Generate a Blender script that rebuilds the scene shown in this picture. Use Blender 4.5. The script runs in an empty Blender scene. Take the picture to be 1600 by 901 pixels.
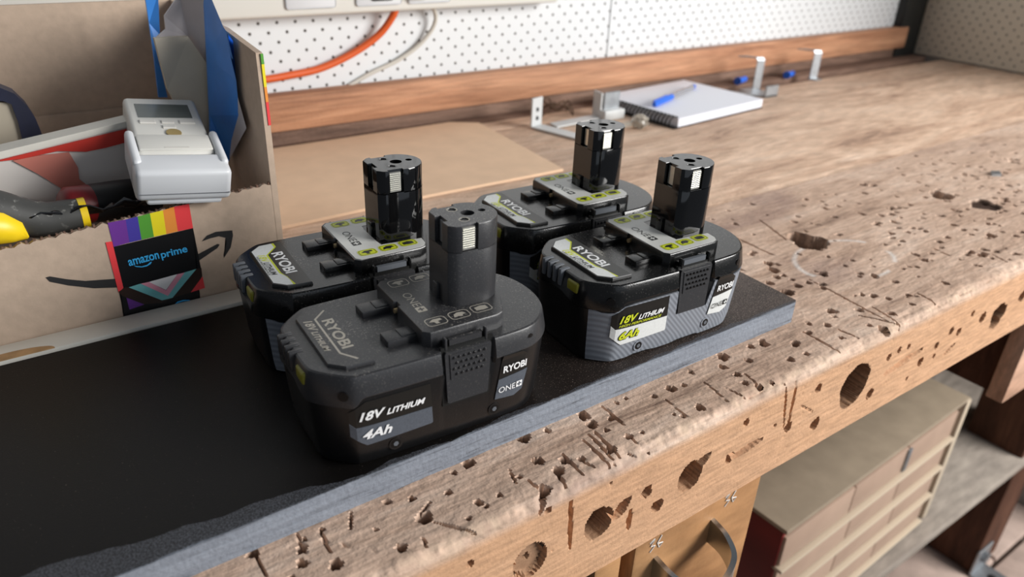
import bpy, bmesh, math, random
import numpy as np
from mathutils import Vector, Matrix
random.seed(7); RNG = np.random.default_rng(11)
scene = bpy.context.scene
col = scene.collection

# ------------------------------------------------------------------ camera
ZB = 0.85                                   # bench top above the floor
CZ = 0.26752                                # lens above the bench top
FPX = 1176.62; PITCH = math.radians(27.7835); ROLL = math.radians(2.4465); YAW = math.radians(36.3)
_fw = Vector((0, math.cos(PITCH), -math.sin(PITCH))); _rt = Vector((1, 0, 0)); _up = _rt.cross(_fw)
_r2 = math.cos(ROLL)*_rt + math.sin(ROLL)*_up; _u2 = math.cos(ROLL)*_up - math.sin(ROLL)*_rt
_Rz = Matrix.Rotation(-YAW, 3, 'Z')
CFW, CRT, CUP = _Rz @ _fw, _Rz @ _r2, _Rz @ _u2
CAMPOS = Vector((0, 0, ZB + CZ))
cd = bpy.data.cameras.new('camera'); cam = bpy.data.objects.new('camera', cd); col.objects.link(cam)
cd.sensor_width = 36; cd.lens = FPX*36/1600; cd.clip_start = 0.02; cd.clip_end = 50
M3 = Matrix((CRT, CUP, -CFW)).transposed()
cam.matrix_world = Matrix.Translation(CAMPOS) @ M3.to_4x4()
cd.dof.use_dof = True; cd.dof.focus_distance = 0.44; cd.dof.aperture_fstop = 8.0
scene.camera = cam

def ray(u, v): return CFW + CRT*((u-800)/FPX) + CUP*((450.5-v)/FPX)
def onz(u, v, z=0.0):                       # z above the bench top
    d = ray(u, v); return CAMPOS + d*((z-CZ)/d.z)
def ony(u, v, y): d = ray(u, v); return CAMPOS + d*(y/d.y)
def onx(u, v, x): d = ray(u, v); return CAMPOS + d*(x/d.x)

# ------------------------------------------------------------------ world, lights, exposure
w = bpy.data.worlds.new('world'); scene.world = w; w.use_nodes = True
bg = w.node_tree.nodes['Background']; bg.inputs[0].default_value = (0.80, 0.88, 1.0, 1); bg.inputs[1].default_value = 0.13
def area(name, loc, target, sx, sy, power, colr):
    l = bpy.data.lights.new(name, 'AREA'); l.shape = 'RECTANGLE'; l.size = sx; l.size_y = sy; l.energy = power; l.color = colr
    o = bpy.data.objects.new(name, l); col.objects.link(o); o.location = loc
    o.rotation_euler = (Vector(target)-Vector(loc)).to_track_quat('-Z', 'Y').to_euler(); return o
area('open_door_daylight', (2.0, -1.40, 1.72), (0.45, 0.40, 0.85), 1.4, 1.2, 104, (1.0, 0.985, 0.96))
area('open_door_sky', (.2, -2.3, 1.7), (.4, .4, .8), 3.0, 1.6, 8, (.80, .89, 1.0))
scene.view_settings.view_transform = 'Standard'; scene.view_settings.look = 'None'
scene.view_settings.gamma = 1; scene.view_settings.use_curve_mapping = False
scene.view_settings.exposure = 0.0

# ------------------------------------------------------------------ helpers
def tag(o, label=None, cat=None, group=None, kind=None):
    if label: o['label'] = label
    if cat: o['category'] = cat
    if group: o['group'] = group
    if kind: o['kind'] = kind
    return o
def empty(name, loc=(0, 0, 0), rz=0, label=None, cat=None, group=None):
    o = bpy.data.objects.new(name, None); col.objects.link(o); o.location = loc; o.rotation_euler = (0, 0, rz)
    o.empty_display_size = 0.02
    return tag(o, label, cat, group)
def mk(name, verts, faces, mat=None, parent=None, smooth=None, uvsharp=35):
    me = bpy.data.meshes.new(name); me.from_pydata([tuple(v) for v in verts], [], faces); me.update()
    return mko(name, me, mat, parent, smooth, uvsharp)
def mko(name, me, mat=None, parent=None, smooth=None, ang=35):
    if mat: me.materials.append(mat)
    if smooth:
        for p in me.polygons: p.use_smooth = True
        me.set_sharp_from_angle(angle=math.radians(ang))
    o = bpy.data.objects.new(name, me); col.objects.link(o)
    if parent: o.parent = parent
    return o
def frombm(name, bm, mat=None, parent=None, smooth=None, ang=35):
    bmesh.ops.recalc_face_normals(bm, faces=bm.faces[:])
    me = bpy.data.meshes.new(name); bm.to_mesh(me); bm.free(); return mko(name, me, mat, parent, smooth, ang)
def bbox(bm, lo, hi, bev=0, seg=2, mtx=None):
    lo = Vector(lo); hi = Vector(hi)
    r = bmesh.ops.create_cube(bm, size=1); vs = r['verts']
    for v in vs: v.co = Vector(((v.co.x+.5)*(hi.x-lo.x)+lo.x, (v.co.y+.5)*(hi.y-lo.y)+lo.y, (v.co.z+.5)*(hi.z-lo.z)+lo.z))
    if bev:
        es = list({e for v in vs for e in v.link_edges})
        rr = bmesh.ops.bevel(bm, geom=es, offset=bev, segments=seg, affect='EDGES', profile=.5)
        vs = list({v for f in rr['faces'] for v in f.verts} | {v for v in vs if v.is_valid})
    if mtx is not None: bmesh.ops.transform(bm, matrix=mtx, verts=vs)
    return vs
def box(name, lo, hi, mat, parent=None, bev=0, seg=2, mtx=None):
    bm = bmesh.new(); bbox(bm, lo, hi, bev, seg, mtx); return frombm(name, bm, mat, parent, bool(bev))
def prism(name, poly3, vec, mat, parent=None, bev=0):
    """polygon (3D points) extruded by vec"""
    bm = bmesh.new(); vs = [bm.verts.new(p) for p in poly3]; f = bm.faces.new(vs)
    r = bmesh.ops.extrude_face_region(bm, geom=[f]); nv = [g for g in r['geom'] if isinstance(g, bmesh.types.BMVert)]
    bmesh.ops.translate(bm, vec=Vector(vec), verts=nv)
    if bev: bmesh.ops.bevel(bm, geom=bm.edges[:], offset=bev, segments=2, affect='EDGES', profile=.5)
    bmesh.ops.triangulate(bm, faces=[f for f in bm.faces if len(f.verts) > 4])
    return frombm(name, bm, mat, parent, bool(bev))
def tube(name, pts, r, mat, parent=None, n=10, closed=False, rads=None):
    pts = [Vector(p) for p in pts]; V = []; F = []; m = len(pts)
    nrm = None
    for i, p in enumerate(pts):
        a = pts[(i-1) % m] if (closed or i) else p; b = pts[(i+1) % m] if (closed or i < m-1) else p
        t = (b-a).normalized()
        if nrm is None: nrm = t.orthogonal().normalized()
        nrm = (nrm - t*nrm.dot(t)).normalized(); bn = t.cross(nrm)
        rr = rads[i] if rads else r
        for k in range(n):
            an = 2*math.pi*k/n; V.append(p + (nrm*math.cos(an)+bn*math.sin(an))*rr)
    for i in range(m if closed else m-1):
        for k in range(n): F.append((i*n+k, i*n+(k+1) % n, ((i+1) % m)*n+(k+1) % n, ((i+1) % m)*n+k))
    if not closed: F += [tuple(range(n))[::-1], tuple((m-1)*n+k for k in range(n))]
    return mk(name, V, F, mat, parent, True, 50)
def bez(ctrl, n=12):
    """Catmull-Rom through points"""
    P = [Vector(p) for p in ctrl]; P = [2*P[0]-P[1]] + P + [2*P[-1]-P[-2]]; out = []
    for i in range(1, len(P)-2):
        for k in range(n):
            t = k/n; a, b, c, d = P[i-1:i+3]
            out.append(.5*((2*b)+(c-a)*t+(2*a-5*b+4*c-d)*t*t+(3*b-a-3*c+d)*t**3))
    out.append(P[-2]); return out
def cyl(name, p0, p1, r, mat, parent=None, n=20, r2=None):
    return tube(name, [p0, p1], r, mat, parent, n, rads=[r, r if r2 is None else r2])

# ------------------------------------------------------------------ materials
def lin(c): return tuple(((x/255)/12.92 if x/255 <= .04045 else ((x/255+.055)/1.055)**2.4) for x in c)
def nodes(name):
    m = bpy.data.materials.new(name); m.use_nodes = True; nt = m.node_tree
    return m, nt, nt.nodes['Principled BSDF'], nt.nodes, nt.links
def plain(name, rgb, rough=.5, metal=0, spec=.5, noise=0, nscale=60, bump=0, bscale=200, coat=0, emit=0):
    m, nt, b, N, L = nodes(name); c = lin(rgb)
    b.inputs['Base Color'].default_value = (*c, 1); b.inputs['Roughness'].default_value = rough; b.inputs['Metallic'].default_value = metal
    b.inputs['Specular IOR Level'].default_value = spec; b.inputs['Coat Weight'].default_value = coat
    if noise or bump: tc = N.new('ShaderNodeTexCoord')
    if noise:
        n = N.new('ShaderNodeTexNoise'); n.inputs['Scale'].default_value = nscale; n.inputs['Detail'].default_value = 6
        L.new(tc.outputs['Object'], n.inputs['Vector'])
        r = N.new('ShaderNodeMapRange'); r.inputs[1].default_value = .3; r.inputs[2].default_value = .7; r.inputs[3].default_value = 1-noise; r.inputs[4].default_value = 1+noise
        L.new(n.outputs[0], r.inputs[0])
        mx = N.new('ShaderNodeMix'); mx.data_type = 'RGBA'; mx.blend_type = 'MULTIPLY'; mx.inputs[0].default_value = 1
        mx.inputs[6].default_value = (*c, 1); L.new(r.outputs[0], mx.inputs[7]); L.new(mx.outputs[2], b.inputs['Base Color'])
    if bump:
        n2 = N.new('ShaderNodeTexNoise'); n2.inputs['Scale'].default_value = bscale; n2.inputs['Detail'].default_value = 4
        L.new(tc.outputs['Object'], n2.inputs['Vector'])
        bp = N.new('ShaderNodeBump'); bp.inputs['Strength'].default_value = bump; bp.inputs['Distance'].default_value = .001
        L.new(n2.outputs[0], bp.inputs['Height']); L.new(bp.outputs[0], b.inputs['Normal'])
    return m
def dusty(name, rgb, rough, dust=.35, dscale=900, drgb=(150, 145, 138), spec=.5, thr=.62):
    """plastic with specks of pale dust lying on upward faces and fine texture"""
    m, nt, b, N, L = nodes(name); c = lin(rgb); b.inputs['Roughness'].default_value = rough; b.inputs['Specular IOR Level'].default_value = spec
    tc = N.new('ShaderNodeTexCoord'); n = N.new('ShaderNodeTexNoise'); n.inputs['Scale'].default_value = dscale; n.inputs['Detail'].default_value = 3; L.new(tc.outputs['Object'], n.inputs['Vector'])
    n2 = N.new('ShaderNodeTexNoise'); n2.inputs['Scale'].default_value = 25; L.new(tc.outputs['Object'], n2.inputs['Vector'])
    r = N.new('ShaderNodeMapRange'); r.inputs[1].default_value = thr; r.inputs[2].default_value = thr+.1; L.new(n.outputs[0], r.inputs[0])
    r2 = N.new('ShaderNodeMapRange'); r2.inputs[1].default_value = .35; r2.inputs[2].default_value = .65; r2.inputs[3].default_value = .15; L.new(n2.outputs[0], r2.inputs[0])
    g = N.new('ShaderNodeNewGeometry'); sx = N.new('ShaderNodeSeparateXYZ'); L.new(g.outputs['Normal'], sx.inputs[0])
    r3 = N.new('ShaderNodeMapRange'); r3.inputs[1].default_value = .1; r3.inputs[2].default_value = .9; r3.inputs[3].default_value = .12; L.new(sx.outputs[2], r3.inputs[0])
    a = N.new('ShaderNodeMath'); a.operation = 'MULTIPLY'; L.new(r.outputs[0], a.inputs[0]); L.new(r2.outputs[0], a.inputs[1])
    a2 = N.new('ShaderNodeMath'); a2.operation = 'MULTIPLY'; L.new(a.outputs[0], a2.inputs[0]); L.new(r3.outputs[0], a2.inputs[1])
    a3 = N.new('ShaderNodeMath'); a3.operation = 'MULTIPLY'; a3.inputs[1].default_value = dust; L.new(a2.outputs[0], a3.inputs[0])
    mx = N.new('ShaderNodeMix'); mx.data_type = 'RGBA'; L.new(a3.outputs[0], mx.inputs[0]); mx.inputs[6].default_value = (*c, 1); mx.inputs[7].default_value = (*lin(drgb), 1)
    L.new(mx.outputs[2], b.inputs['Base Color'])
    bp = N.new('ShaderNodeBump'); bp.inputs['Strength'].default_value = .12; bp.inputs['Distance'].default_value = .0004; L.new(n.outputs[0], bp.inputs['Height']); L.new(bp.outputs[0], b.inputs['Normal'])
    return m
def wood(name, stops, scale=(3, 26, 26), rough=.75, patch=None, bump=.5, fine=240, attr=False, seed=0):
    m, nt, b, N, L = nodes(name); b.inputs['Roughness'].default_value = rough; b.inputs['Specular IOR Level'].default_value = .25
    tc = N.new('ShaderNodeTexCoord'); mp = N.new('ShaderNodeMapping'); mp.inputs['Scale'].default_value = scale; mp.inputs['Location'].default_value = (seed, seed*1.7, seed*.6)
    L.new(tc.outputs['Object'], mp.inputs[0])
    n = N.new('ShaderNodeTexNoise'); n.inputs['Scale'].default_value = 1; n.inputs['Detail'].default_value = 9; n.inputs['Roughness'].default_value = .68; n.inputs['Distortion'].default_value = .9
    L.new(mp.outputs[0], n.inputs['Vector'])
    cr = N.new('ShaderNodeValToRGB'); L.new(n.outputs[0], cr.inputs[0]); e = cr.color_ramp.elements
    while len(e) < len(stops): e.new(.5)
    for i, (p, c) in enumerate(stops): e[i].position = p; e[i].color = (*lin(c), 1)
    out = cr.outputs[0]
    mp2 = N.new('ShaderNodeMapping'); mp2.inputs['Scale'].default_value = (scale[0]*8, scale[1]*9, scale[2]*9); L.new(tc.outputs['Object'], mp2.inputs[0])
    n3 = N.new('ShaderNodeTexNoise'); n3.inputs['Scale'].default_value = 1; n3.inputs['Detail'].default_value = 6; L.new(mp2.outputs[0], n3.inputs['Vector'])
    r3 = N.new('ShaderNodeMapRange'); r3.inputs[1].default_value = .3; r3.inputs[2].default_value = .7; r3.inputs[3].default_value = .78; r3.inputs[4].default_value = 1.18; L.new(n3.outputs[0], r3.inputs[0])
    mm = N.new('ShaderNodeMix'); mm.data_type = 'RGBA'; mm.blend_type = 'MULTIPLY'; mm.inputs[0].default_value = 1; L.new(out, mm.inputs[6]); L.new(r3.outputs[0], mm.inputs[7]); out = mm.outputs[2]
    if patch:
        pc, psc, lo, hi, amt = patch
        n2 = N.new('ShaderNodeTexNoise'); n2.inputs['Scale'].default_value = psc; n2.inputs['Detail'].default_value = 5; n2.inputs['Distortion'].default_value = .6
        mp3 = N.new('ShaderNodeMapping'); mp3.inputs['Scale'].default_value = (.45, 1, 1); mp3.inputs['Location'].default_value = (seed*2, seed, 0); L.new(tc.outputs['Object'], mp3.inputs[0]); L.new(mp3.outputs[0], n2.inputs['Vector'])
        r = N.new('ShaderNodeMapRange'); r.inputs[1].default_value = lo; r.inputs[2].default_value = hi; r.inputs[4].default_value = amt; L.new(n2.outputs[0], r.inputs[0])
        mx = N.new('ShaderNodeMix'); mx.data_type = 'RGBA'; L.new(r.outputs[0], mx.inputs[0]); L.new(out, mx.inputs[6]); mx.inputs[7].default_value = (*lin(pc), 1); out = mx.outputs[2]
    if attr:
        at = N.new('ShaderNodeAttribute'); at.attribute_name = 'marks'; sp = N.new('ShaderNodeSeparateColor'); L.new(at.outputs['Color'], sp.inputs[0])
        for i, c in ((2, (204, 158, 120)), (0, (218, 192, 166)), (1, (236, 234, 230))):
            mx = N.new('ShaderNodeMix'); mx.data_type = 'RGBA'; L.new(sp.outputs[i], mx.inputs[0]); L.new(out, mx.inputs[6])
            if i == 2:
                m4 = N.new('ShaderNodeMix'); m4.data_type = 'RGBA'; m4.blend_type = 'MULTIPLY'; m4.inputs[0].default_value = 1; m4.inputs[6].default_value = (*lin(c), 1); L.new(r3.outputs[0], m4.inputs[7]); L.new(m4.outputs[2], mx.inputs[7])
            else: mx.inputs[7].default_value = (*lin(c), 1)
            out = mx.outputs[2]
        mx = N.new('ShaderNodeMix'); mx.data_type = 'RGBA'; L.new(at.outputs['Alpha'], mx.inputs[0]); L.new(out, mx.inputs[6]); mx.inputs[7].default_value = (*lin((66, 48, 38)), 1); out = mx.outputs[2]   # holes darkened: their shade painted in brown, with old soiling and bark
    L.new(out, b.inputs['Base Color'])
    n4 = N.new('ShaderNodeTexNoise'); n4.inputs['Scale'].default_value = fine; n4.inputs['Detail'].default_value = 5; L.new(tc.outputs['Object'], n4.inputs['Vector'])
    ad = N.new('ShaderNodeMath'); ad.operation = 'ADD'; L.new(n3.outputs[0], ad.inputs[0]); L.new(n4.outputs[0], ad.inputs[1])
    bp = N.new('ShaderNodeBump'); bp.inputs['Strength'].default_value = bump; bp.inputs['Distance'].default_value = .0015; L.new(ad.outputs[0], bp.inputs['Height']); L.new(bp.outputs[0], b.inputs['Normal'])
    return m
def pegmat(name, rgb, ax, off, pitch=.0207, r=.0017, rough=.45):
    m, nt, b, N, L = nodes(name); b.inputs['Roughness'].default_value = rough
    tc = N.new('ShaderNodeTexCoord'); sp = N.new('ShaderNodeSeparateXYZ'); L.new(tc.outputs['Object'], sp.inputs[0])
    cb = N.new('ShaderNodeCombineXYZ'); L.new(sp.outputs[ax], cb.inputs[0]); L.new(sp.outputs[2], cb.inputs[1])
    ds = []
    for k in (0, .5):
        a = N.new('ShaderNodeVectorMath'); a.operation = 'MULTIPLY_ADD'; a.inputs[1].default_value = (1/pitch, 1/pitch, 0); a.inputs[2].default_value = (-off[0]/pitch+k+.5, -off[1]/pitch+k+.5, 0)
        L.new(cb.outputs[0], a.inputs[0]); f = N.new('ShaderNodeVectorMath'); f.operation = 'FRACTION'; L.new(a.outputs[0], f.inputs[0])
        s = N.new('ShaderNodeVectorMath'); s.operation = 'SUBTRACT'; s.inputs[1].default_value = (.5, .5, 0); L.new(f.outputs[0], s.inputs[0])
        l = N.new('ShaderNodeVectorMath'); l.operation = 'LENGTH'; L.new(s.outputs[0], l.inputs[0]); ds.append(l)
    mn = N.new('ShaderNodeMath'); mn.operation = 'MINIMUM'; L.new(ds[0].outputs['Value'], mn.inputs[0]); L.new(ds[1].outputs['Value'], mn.inputs[1])
    mr = N.new('ShaderNodeMapRange'); mr.inputs[1].default_value = r/pitch*.85; mr.inputs[2].default_value = r/pitch*1.15; L.new(mn.outputs[0], mr.inputs[0])
    mx = N.new('ShaderNodeMix'); mx.data_type = 'RGBA'; L.new(mr.outputs[0], mx.inputs[0]); mx.inputs[6].default_value = (*lin((62, 54, 48)), 1); mx.inputs[7].default_value = (*lin(rgb), 1)
    L.new(mx.outputs[2], b.inputs['Base Color'])
    bp = N.new('ShaderNodeBump'); bp.inputs['Strength'].default_value = .6; bp.inputs['Distance'].default_value = .002; L.new(mr.outputs[0], bp.inputs['Height']); L.new(bp.outputs[0], b.inputs['Normal'])
    return m

MT = {}
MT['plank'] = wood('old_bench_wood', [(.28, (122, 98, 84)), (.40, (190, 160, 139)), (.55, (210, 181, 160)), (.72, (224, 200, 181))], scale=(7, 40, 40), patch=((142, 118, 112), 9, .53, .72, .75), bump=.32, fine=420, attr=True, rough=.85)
MT['rear'] = wood('rear_bench_wood', [(.28, (112, 88, 76)), (.40, (188, 156, 133)), (.55, (213, 183, 159)), (.75, (226, 200, 179))], scale=(4.5, 22, 22), patch=((134, 112, 100), 5, .52, .72, .75), bump=.5, seed=3, rough=.7)
MT['rail'] = wood('orange_rail_wood', [(.25, (108, 72, 54)), (.42, (160, 114, 86)), (.6, (188, 140, 108)), (.8, (202, 158, 126))], scale=(2.5, 40, 40), bump=.3, seed=5, rough=.6)
MT['darkwood'] = wood('dark_wood', [(.25, (74, 56, 48)), (.5, (124, 98, 84)), (.8, (150, 124, 108))], scale=(4, 30, 30), bump=.5, seed=2)
MT['legwood'] = wood('leg_wood', [(.25, (46, 28, 20)), (.5, (82, 52, 38)), (.8, (112, 76, 58))], scale=(20, 20, 3), bump=.4, seed=9)
MT['drawerwood'] = wood('drawer_wood', [(.25, (138, 98, 64)), (.5, (170, 126, 86)), (.8, (186, 146, 104))], scale=(3, 30, 8), bump=.15, seed=4, rough=.5)
MT['pinkwood'] = wood('pale_pink_wood', [(.25, (190, 146, 120)), (.5, (214, 172, 146)), (.8, (226, 190, 166))], scale=(3, 30, 8), bump=.15, seed=8, rough=.6)
MT['shelf'] = wood('shelf_board', [(.25, (120, 112, 104)), (.5, (150, 140, 130)), (.8, (172, 162, 150))], scale=(3, 10, 10), bump=.2, seed=6)
MT['peg'] = pegmat('pegboard_white', (214, 217, 219), 0, (.270, ZB+.131))
MT['pegR'] = pegmat('pegboard_cream', (196, 186, 168), 1, (.822, ZB+.053))
MT['cardboard'] = plain('corrugated_card', (190, 168, 148), .9, noise=.07, nscale=160, bump=.15, bscale=300)
MT['cardflat'] = plain('flat_card', (220, 188, 158), .9, noise=.05, nscale=40, bump=.1, bscale=300)
MT['white'] = plain('white_plastic', (216, 218, 221), .35)
MT['cream'] = plain('cream_plastic', (212, 210, 203), .4)
MT['whitepaint'] = plain('white_board_paint', (214, 210, 200), .55, noise=.06, nscale=30, bump=.1)
MT['rawwood'] = plain('raw_wood_hole', (176, 140, 98), .7, noise=.2, nscale=120)
MT['black'] = plain('black_rubber', (22, 22, 23), .5)
MT['blackmetal'] = plain('black_post_paint', (26, 28, 27), .5)
MT['orange'] = plain('orange_cable', (214, 92, 38), .45)
MT['greycable'] = plain('grey_cable', (198, 194, 184), .45)
MT['galv'] = plain('galvanised_steel', (160, 164, 168), .45, metal=.85, noise=.12, nscale=120)
MT['whitemetal'] = plain('white_coated_steel', (198, 200, 200), .4)
MT['paper'] = plain('white_paper', (226, 228, 236), .8)
MT['blueplastic'] = plain('blue_plastic', (40, 104, 214), .35)
MT['clear'] = plain('clear_plastic', (214, 208, 196), .15, spec=.6); MT['clear'].node_tree.nodes['Principled BSDF'].inputs['Transmission Weight'].default_value = .6
MT['rust'] = plain('rusty_wire', (92, 70, 54), .6, metal=.4)
MT['navy'] = plain('navy_plastic', (24, 28, 52), .5, noise=.2)
MT['beige'] = plain('beige_panel', (176, 166, 148), .6)
MT['red'] = plain('red_print', (196, 52, 40), .45)
MT['pink'] = plain('pinkish_red_print', (196, 122, 108), .3)
MT['silver'] = plain('silver_grey_print', (208, 202, 196), .35)
MT['redplastic'] = plain('dark_red_plastic', (118, 22, 26), .4)
MT['yellow'] = plain('yellow_plastic', (244, 208, 30), .4)
MT['grip'] = dusty('dark_rubber_grip', (58, 58, 56), .6, dust=.8, dscale=250, drgb=(200, 198, 190), thr=.6)
MT['bluefilm'] = plain('blue_masking_tape', (64, 138, 222), .4, noise=.12, nscale=40)
MT['greypaper'] = plain('grey_folded_paper', (196, 186, 168), .75, noise=.06, nscale=30)
MT['greyfilm'] = plain('thin_grey_film', (198, 190, 190), .5, noise=.05)
MT['cab'] = plain('taupe_cabinet_paint', (152, 137, 118), .45, noise=.09, nscale=40)
MT['cabfront'] = plain('taupe_drawer_paint', (170, 144, 126), .45, noise=.05, nscale=30)
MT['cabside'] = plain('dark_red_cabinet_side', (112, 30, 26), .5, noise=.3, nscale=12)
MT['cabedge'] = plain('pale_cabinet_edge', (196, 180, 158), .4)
MT['brick'] = plain('floor_paver', (186, 164, 152), .85, noise=.16, nscale=25, bump=.4)
MT['mortar'] = plain('paver_joint', (92, 80, 72), .95)
MT['chrome'] = plain('worn_chrome', (205, 208, 206), .22, metal=1)
MT['chalk'] = plain('white_chalk', (232, 230, 226), .9)
MT['greywall'] = plain('grey_wall', (150, 145, 138), .8)

# ------------------------------------------------------------------ setting
YF, YS, YW, XR = .2165, .448, .85, 1.62      # bench front, plank seam, back wall, right wall
def st(o): o['kind'] = 'structure'; return o
# floor of pavers
fl = st(box('floor', (-1.2, -1.0, -.06), (2.4, 1.0, -.012), MT['mortar']))
pme = None
for r in range(7):
    for c in range(6):
        x = .95+c*.236+(.118 if r % 2 else 0); y = .05+r*.122
        if x+.228 > 1.64+.5: continue
        if pme is None:
            o = box('paver', (0, 0, -.02), (.228, .114, 0), MT['brick'], fl, .004, 2); pme = o.data
        else:
            o = bpy.data.objects.new('paver', pme); col.objects.link(o); o.parent = fl
        o.location = (x, y, random.uniform(-.002, .001))
# walls
wb = st(box('wall_back', (-.9, YW+.004, 0), (XR+.06, YW+.06, 2.0), MT['greywall']))
px = ony(950, 60, YW).x
box('pegboard_panel', (-.9, YW, ZB-.02), (px-.0008, YW+.004, 1.9), MT['peg'], wb, .0006, 1)
box('pegboard_panel', (px+.0008, YW, ZB-.02), (1.548, YW+.004, 1.9), MT['peg'], wb, .0006, 1)
wr = st(box('wall_right', (XR+.004, .20, 0), (XR+.06, YW+.06, 2.0), MT['greywall']))
box('pegboard_panel', (XR, .20, ZB+.002), (XR+.004, .832, 1.9), MT['pegR'], wr, .0006, 1)
tr = st(box('trim_1', (1.546, .832, ZB-.02), (XR+.003, YW+.003, 1.9), MT['blackmetal'], None, .002))
# power rail / shelf on the wall
pb = empty('wall_power_board', (.3, YW, ZB+.14), 0, 'long cream white power board fixed along the white pegboard wall', 'power board')
box('body', (-.45, -.028, 0), (.36, .0006, .07), MT['cream'], pb, .004, 3)
for x in (.02, .10, .165):
    box('socket_plate', (x-.028, -.031, .008), (x+.028, -.0275, .062), MT['white'], pb, .003, 2)

# ------------------------------------------------------------------ bench
bench = empty('workbench', (0, 0, 0), 0, 'old scarred timber workbench with thick drilled front plank', 'workbench')
def vnoise(x, y, s, seed):
    g = np.random.default_rng(seed).random((257, 257)); X = x/s; Y = y/s
    i = np.floor(X).astype(int); j = np.floor(Y).astype(int); fx = X-i; fy = Y-j; fx = fx*fx*(3-2*fx); fy = fy*fy*(3-2*fy)
    i0, i1, j0, j1 = i % 257, (i+1) % 257, j % 257, (j+1) % 257
    return (g[i0, j0]*(1-fx)+g[i1, j0]*fx)*(1-fy)+(g[i0, j1]*(1-fx)+g[i1, j1]*fx)*fy
RE = .0055; TK = .077
LT = YS-YF-RE; LA = RE*math.pi/2
def s_top(y): return YS-y
def s_front(z): return LT+LA+(-z-RE)
xs = np.concatenate([np.arange(-.45, .02, .006), np.arange(.02, .62, .00095), np.arange(.62, .98, .0014), np.arange(.98, XR, .0028)])
ss = np.concatenate([np.arange(0, .13, .0019), np.arange(.13, LT+LA+TK-RE+.0005, .00105)])
ss[-1] = LT+LA+TK-RE
XX, SS = np.meshgrid(xs, ss, indexing='ij')
dep = np.zeros_like(XX); shade_grime = np.zeros_like(XX); wearA = np.zeros_like(XX); chalk = np.zeros_like(XX)
def pit(x, s, rx, rs, d, soft=.0006, ang=0, seed=0, rough=.18, shade_dirt=1.0):
    R = max(rx, rs)*1.6+.003
    ia = np.searchsorted(xs, x-R); ib = np.searchsorted(xs, x+R); ja = np.searchsorted(ss, s-R); jb = np.searchsorted(ss, s+R)
    if ib <= ia or jb <= ja: return
    dx = XX[ia:ib, ja:jb]-x; dy = SS[ia:ib, ja:jb]-s; ca, sa = math.cos(ang), math.sin(ang)
    px_, py_ = dx*ca+dy*sa, -dx*sa+dy*ca
    th = np.arctan2(py_/rs, px_/rx); rr = np.sqrt((px_/rx)**2+(py_/rs)**2)
    lim = 1+rough*(np.sin(3*th+seed)*.5+np.sin(5*th+seed*2.3)*.35+np.sin(9*th+seed*1.1)*.2)
    k = np.clip((lim-rr)*min(rx, rs)/soft, 0, 1)
    sub = dep[ia:ib, ja:jb]; np.maximum(sub, d*k, out=sub)
    g = shade_grime[ia:ib, ja:jb]; np.maximum(g, shade_dirt*np.clip((lim*1.04-rr)*min(rx, rs)/.0012, 0, 1), out=g)  # mask that paints shade and soiling into each hole's colour
def cut(x0, s0, x1, s1, wd, d):
    R = wd+.002
    ia = np.searchsorted(xs, min(x0, x1)-R); ib = np.searchsorted(xs, max(x0, x1)+R); ja = np.searchsorted(ss, min(s0, s1)-R); jb = np.searchsorted(ss, max(s0, s1)+R)
    if ib <= ia or jb <= ja: return
    vx, vy = x1-x0, s1-s0; l2 = vx*vx+vy*vy+1e-12
    px_, py_ = XX[ia:ib, ja:jb]-x0, SS[ia:ib, ja:jb]-s0; t = np.clip((px_*vx+py_*vy)/l2, 0, 1)
    dd = np.hypot(px_-t*vx, py_-t*vy); ww = .62*wd*(.35+.65*np.sin(np.pi*np.clip(t*.9+.08, 0, 1)))
    k = np.clip((ww-dd)/.0005, 0, 1); sub = dep[ia:ib, ja:jb]; np.maximum(sub, d*k, out=sub)
def T(u, v): p = onz(u, v); return p.x, s_top(p.y)
def Fp(u, v): p = ony(u, v, YF); return p.x, s_front(p.z-ZB)
def mpp(p, q=None): return (Vector(p)-CAMPOS).dot(CFW)/FPX
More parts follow.
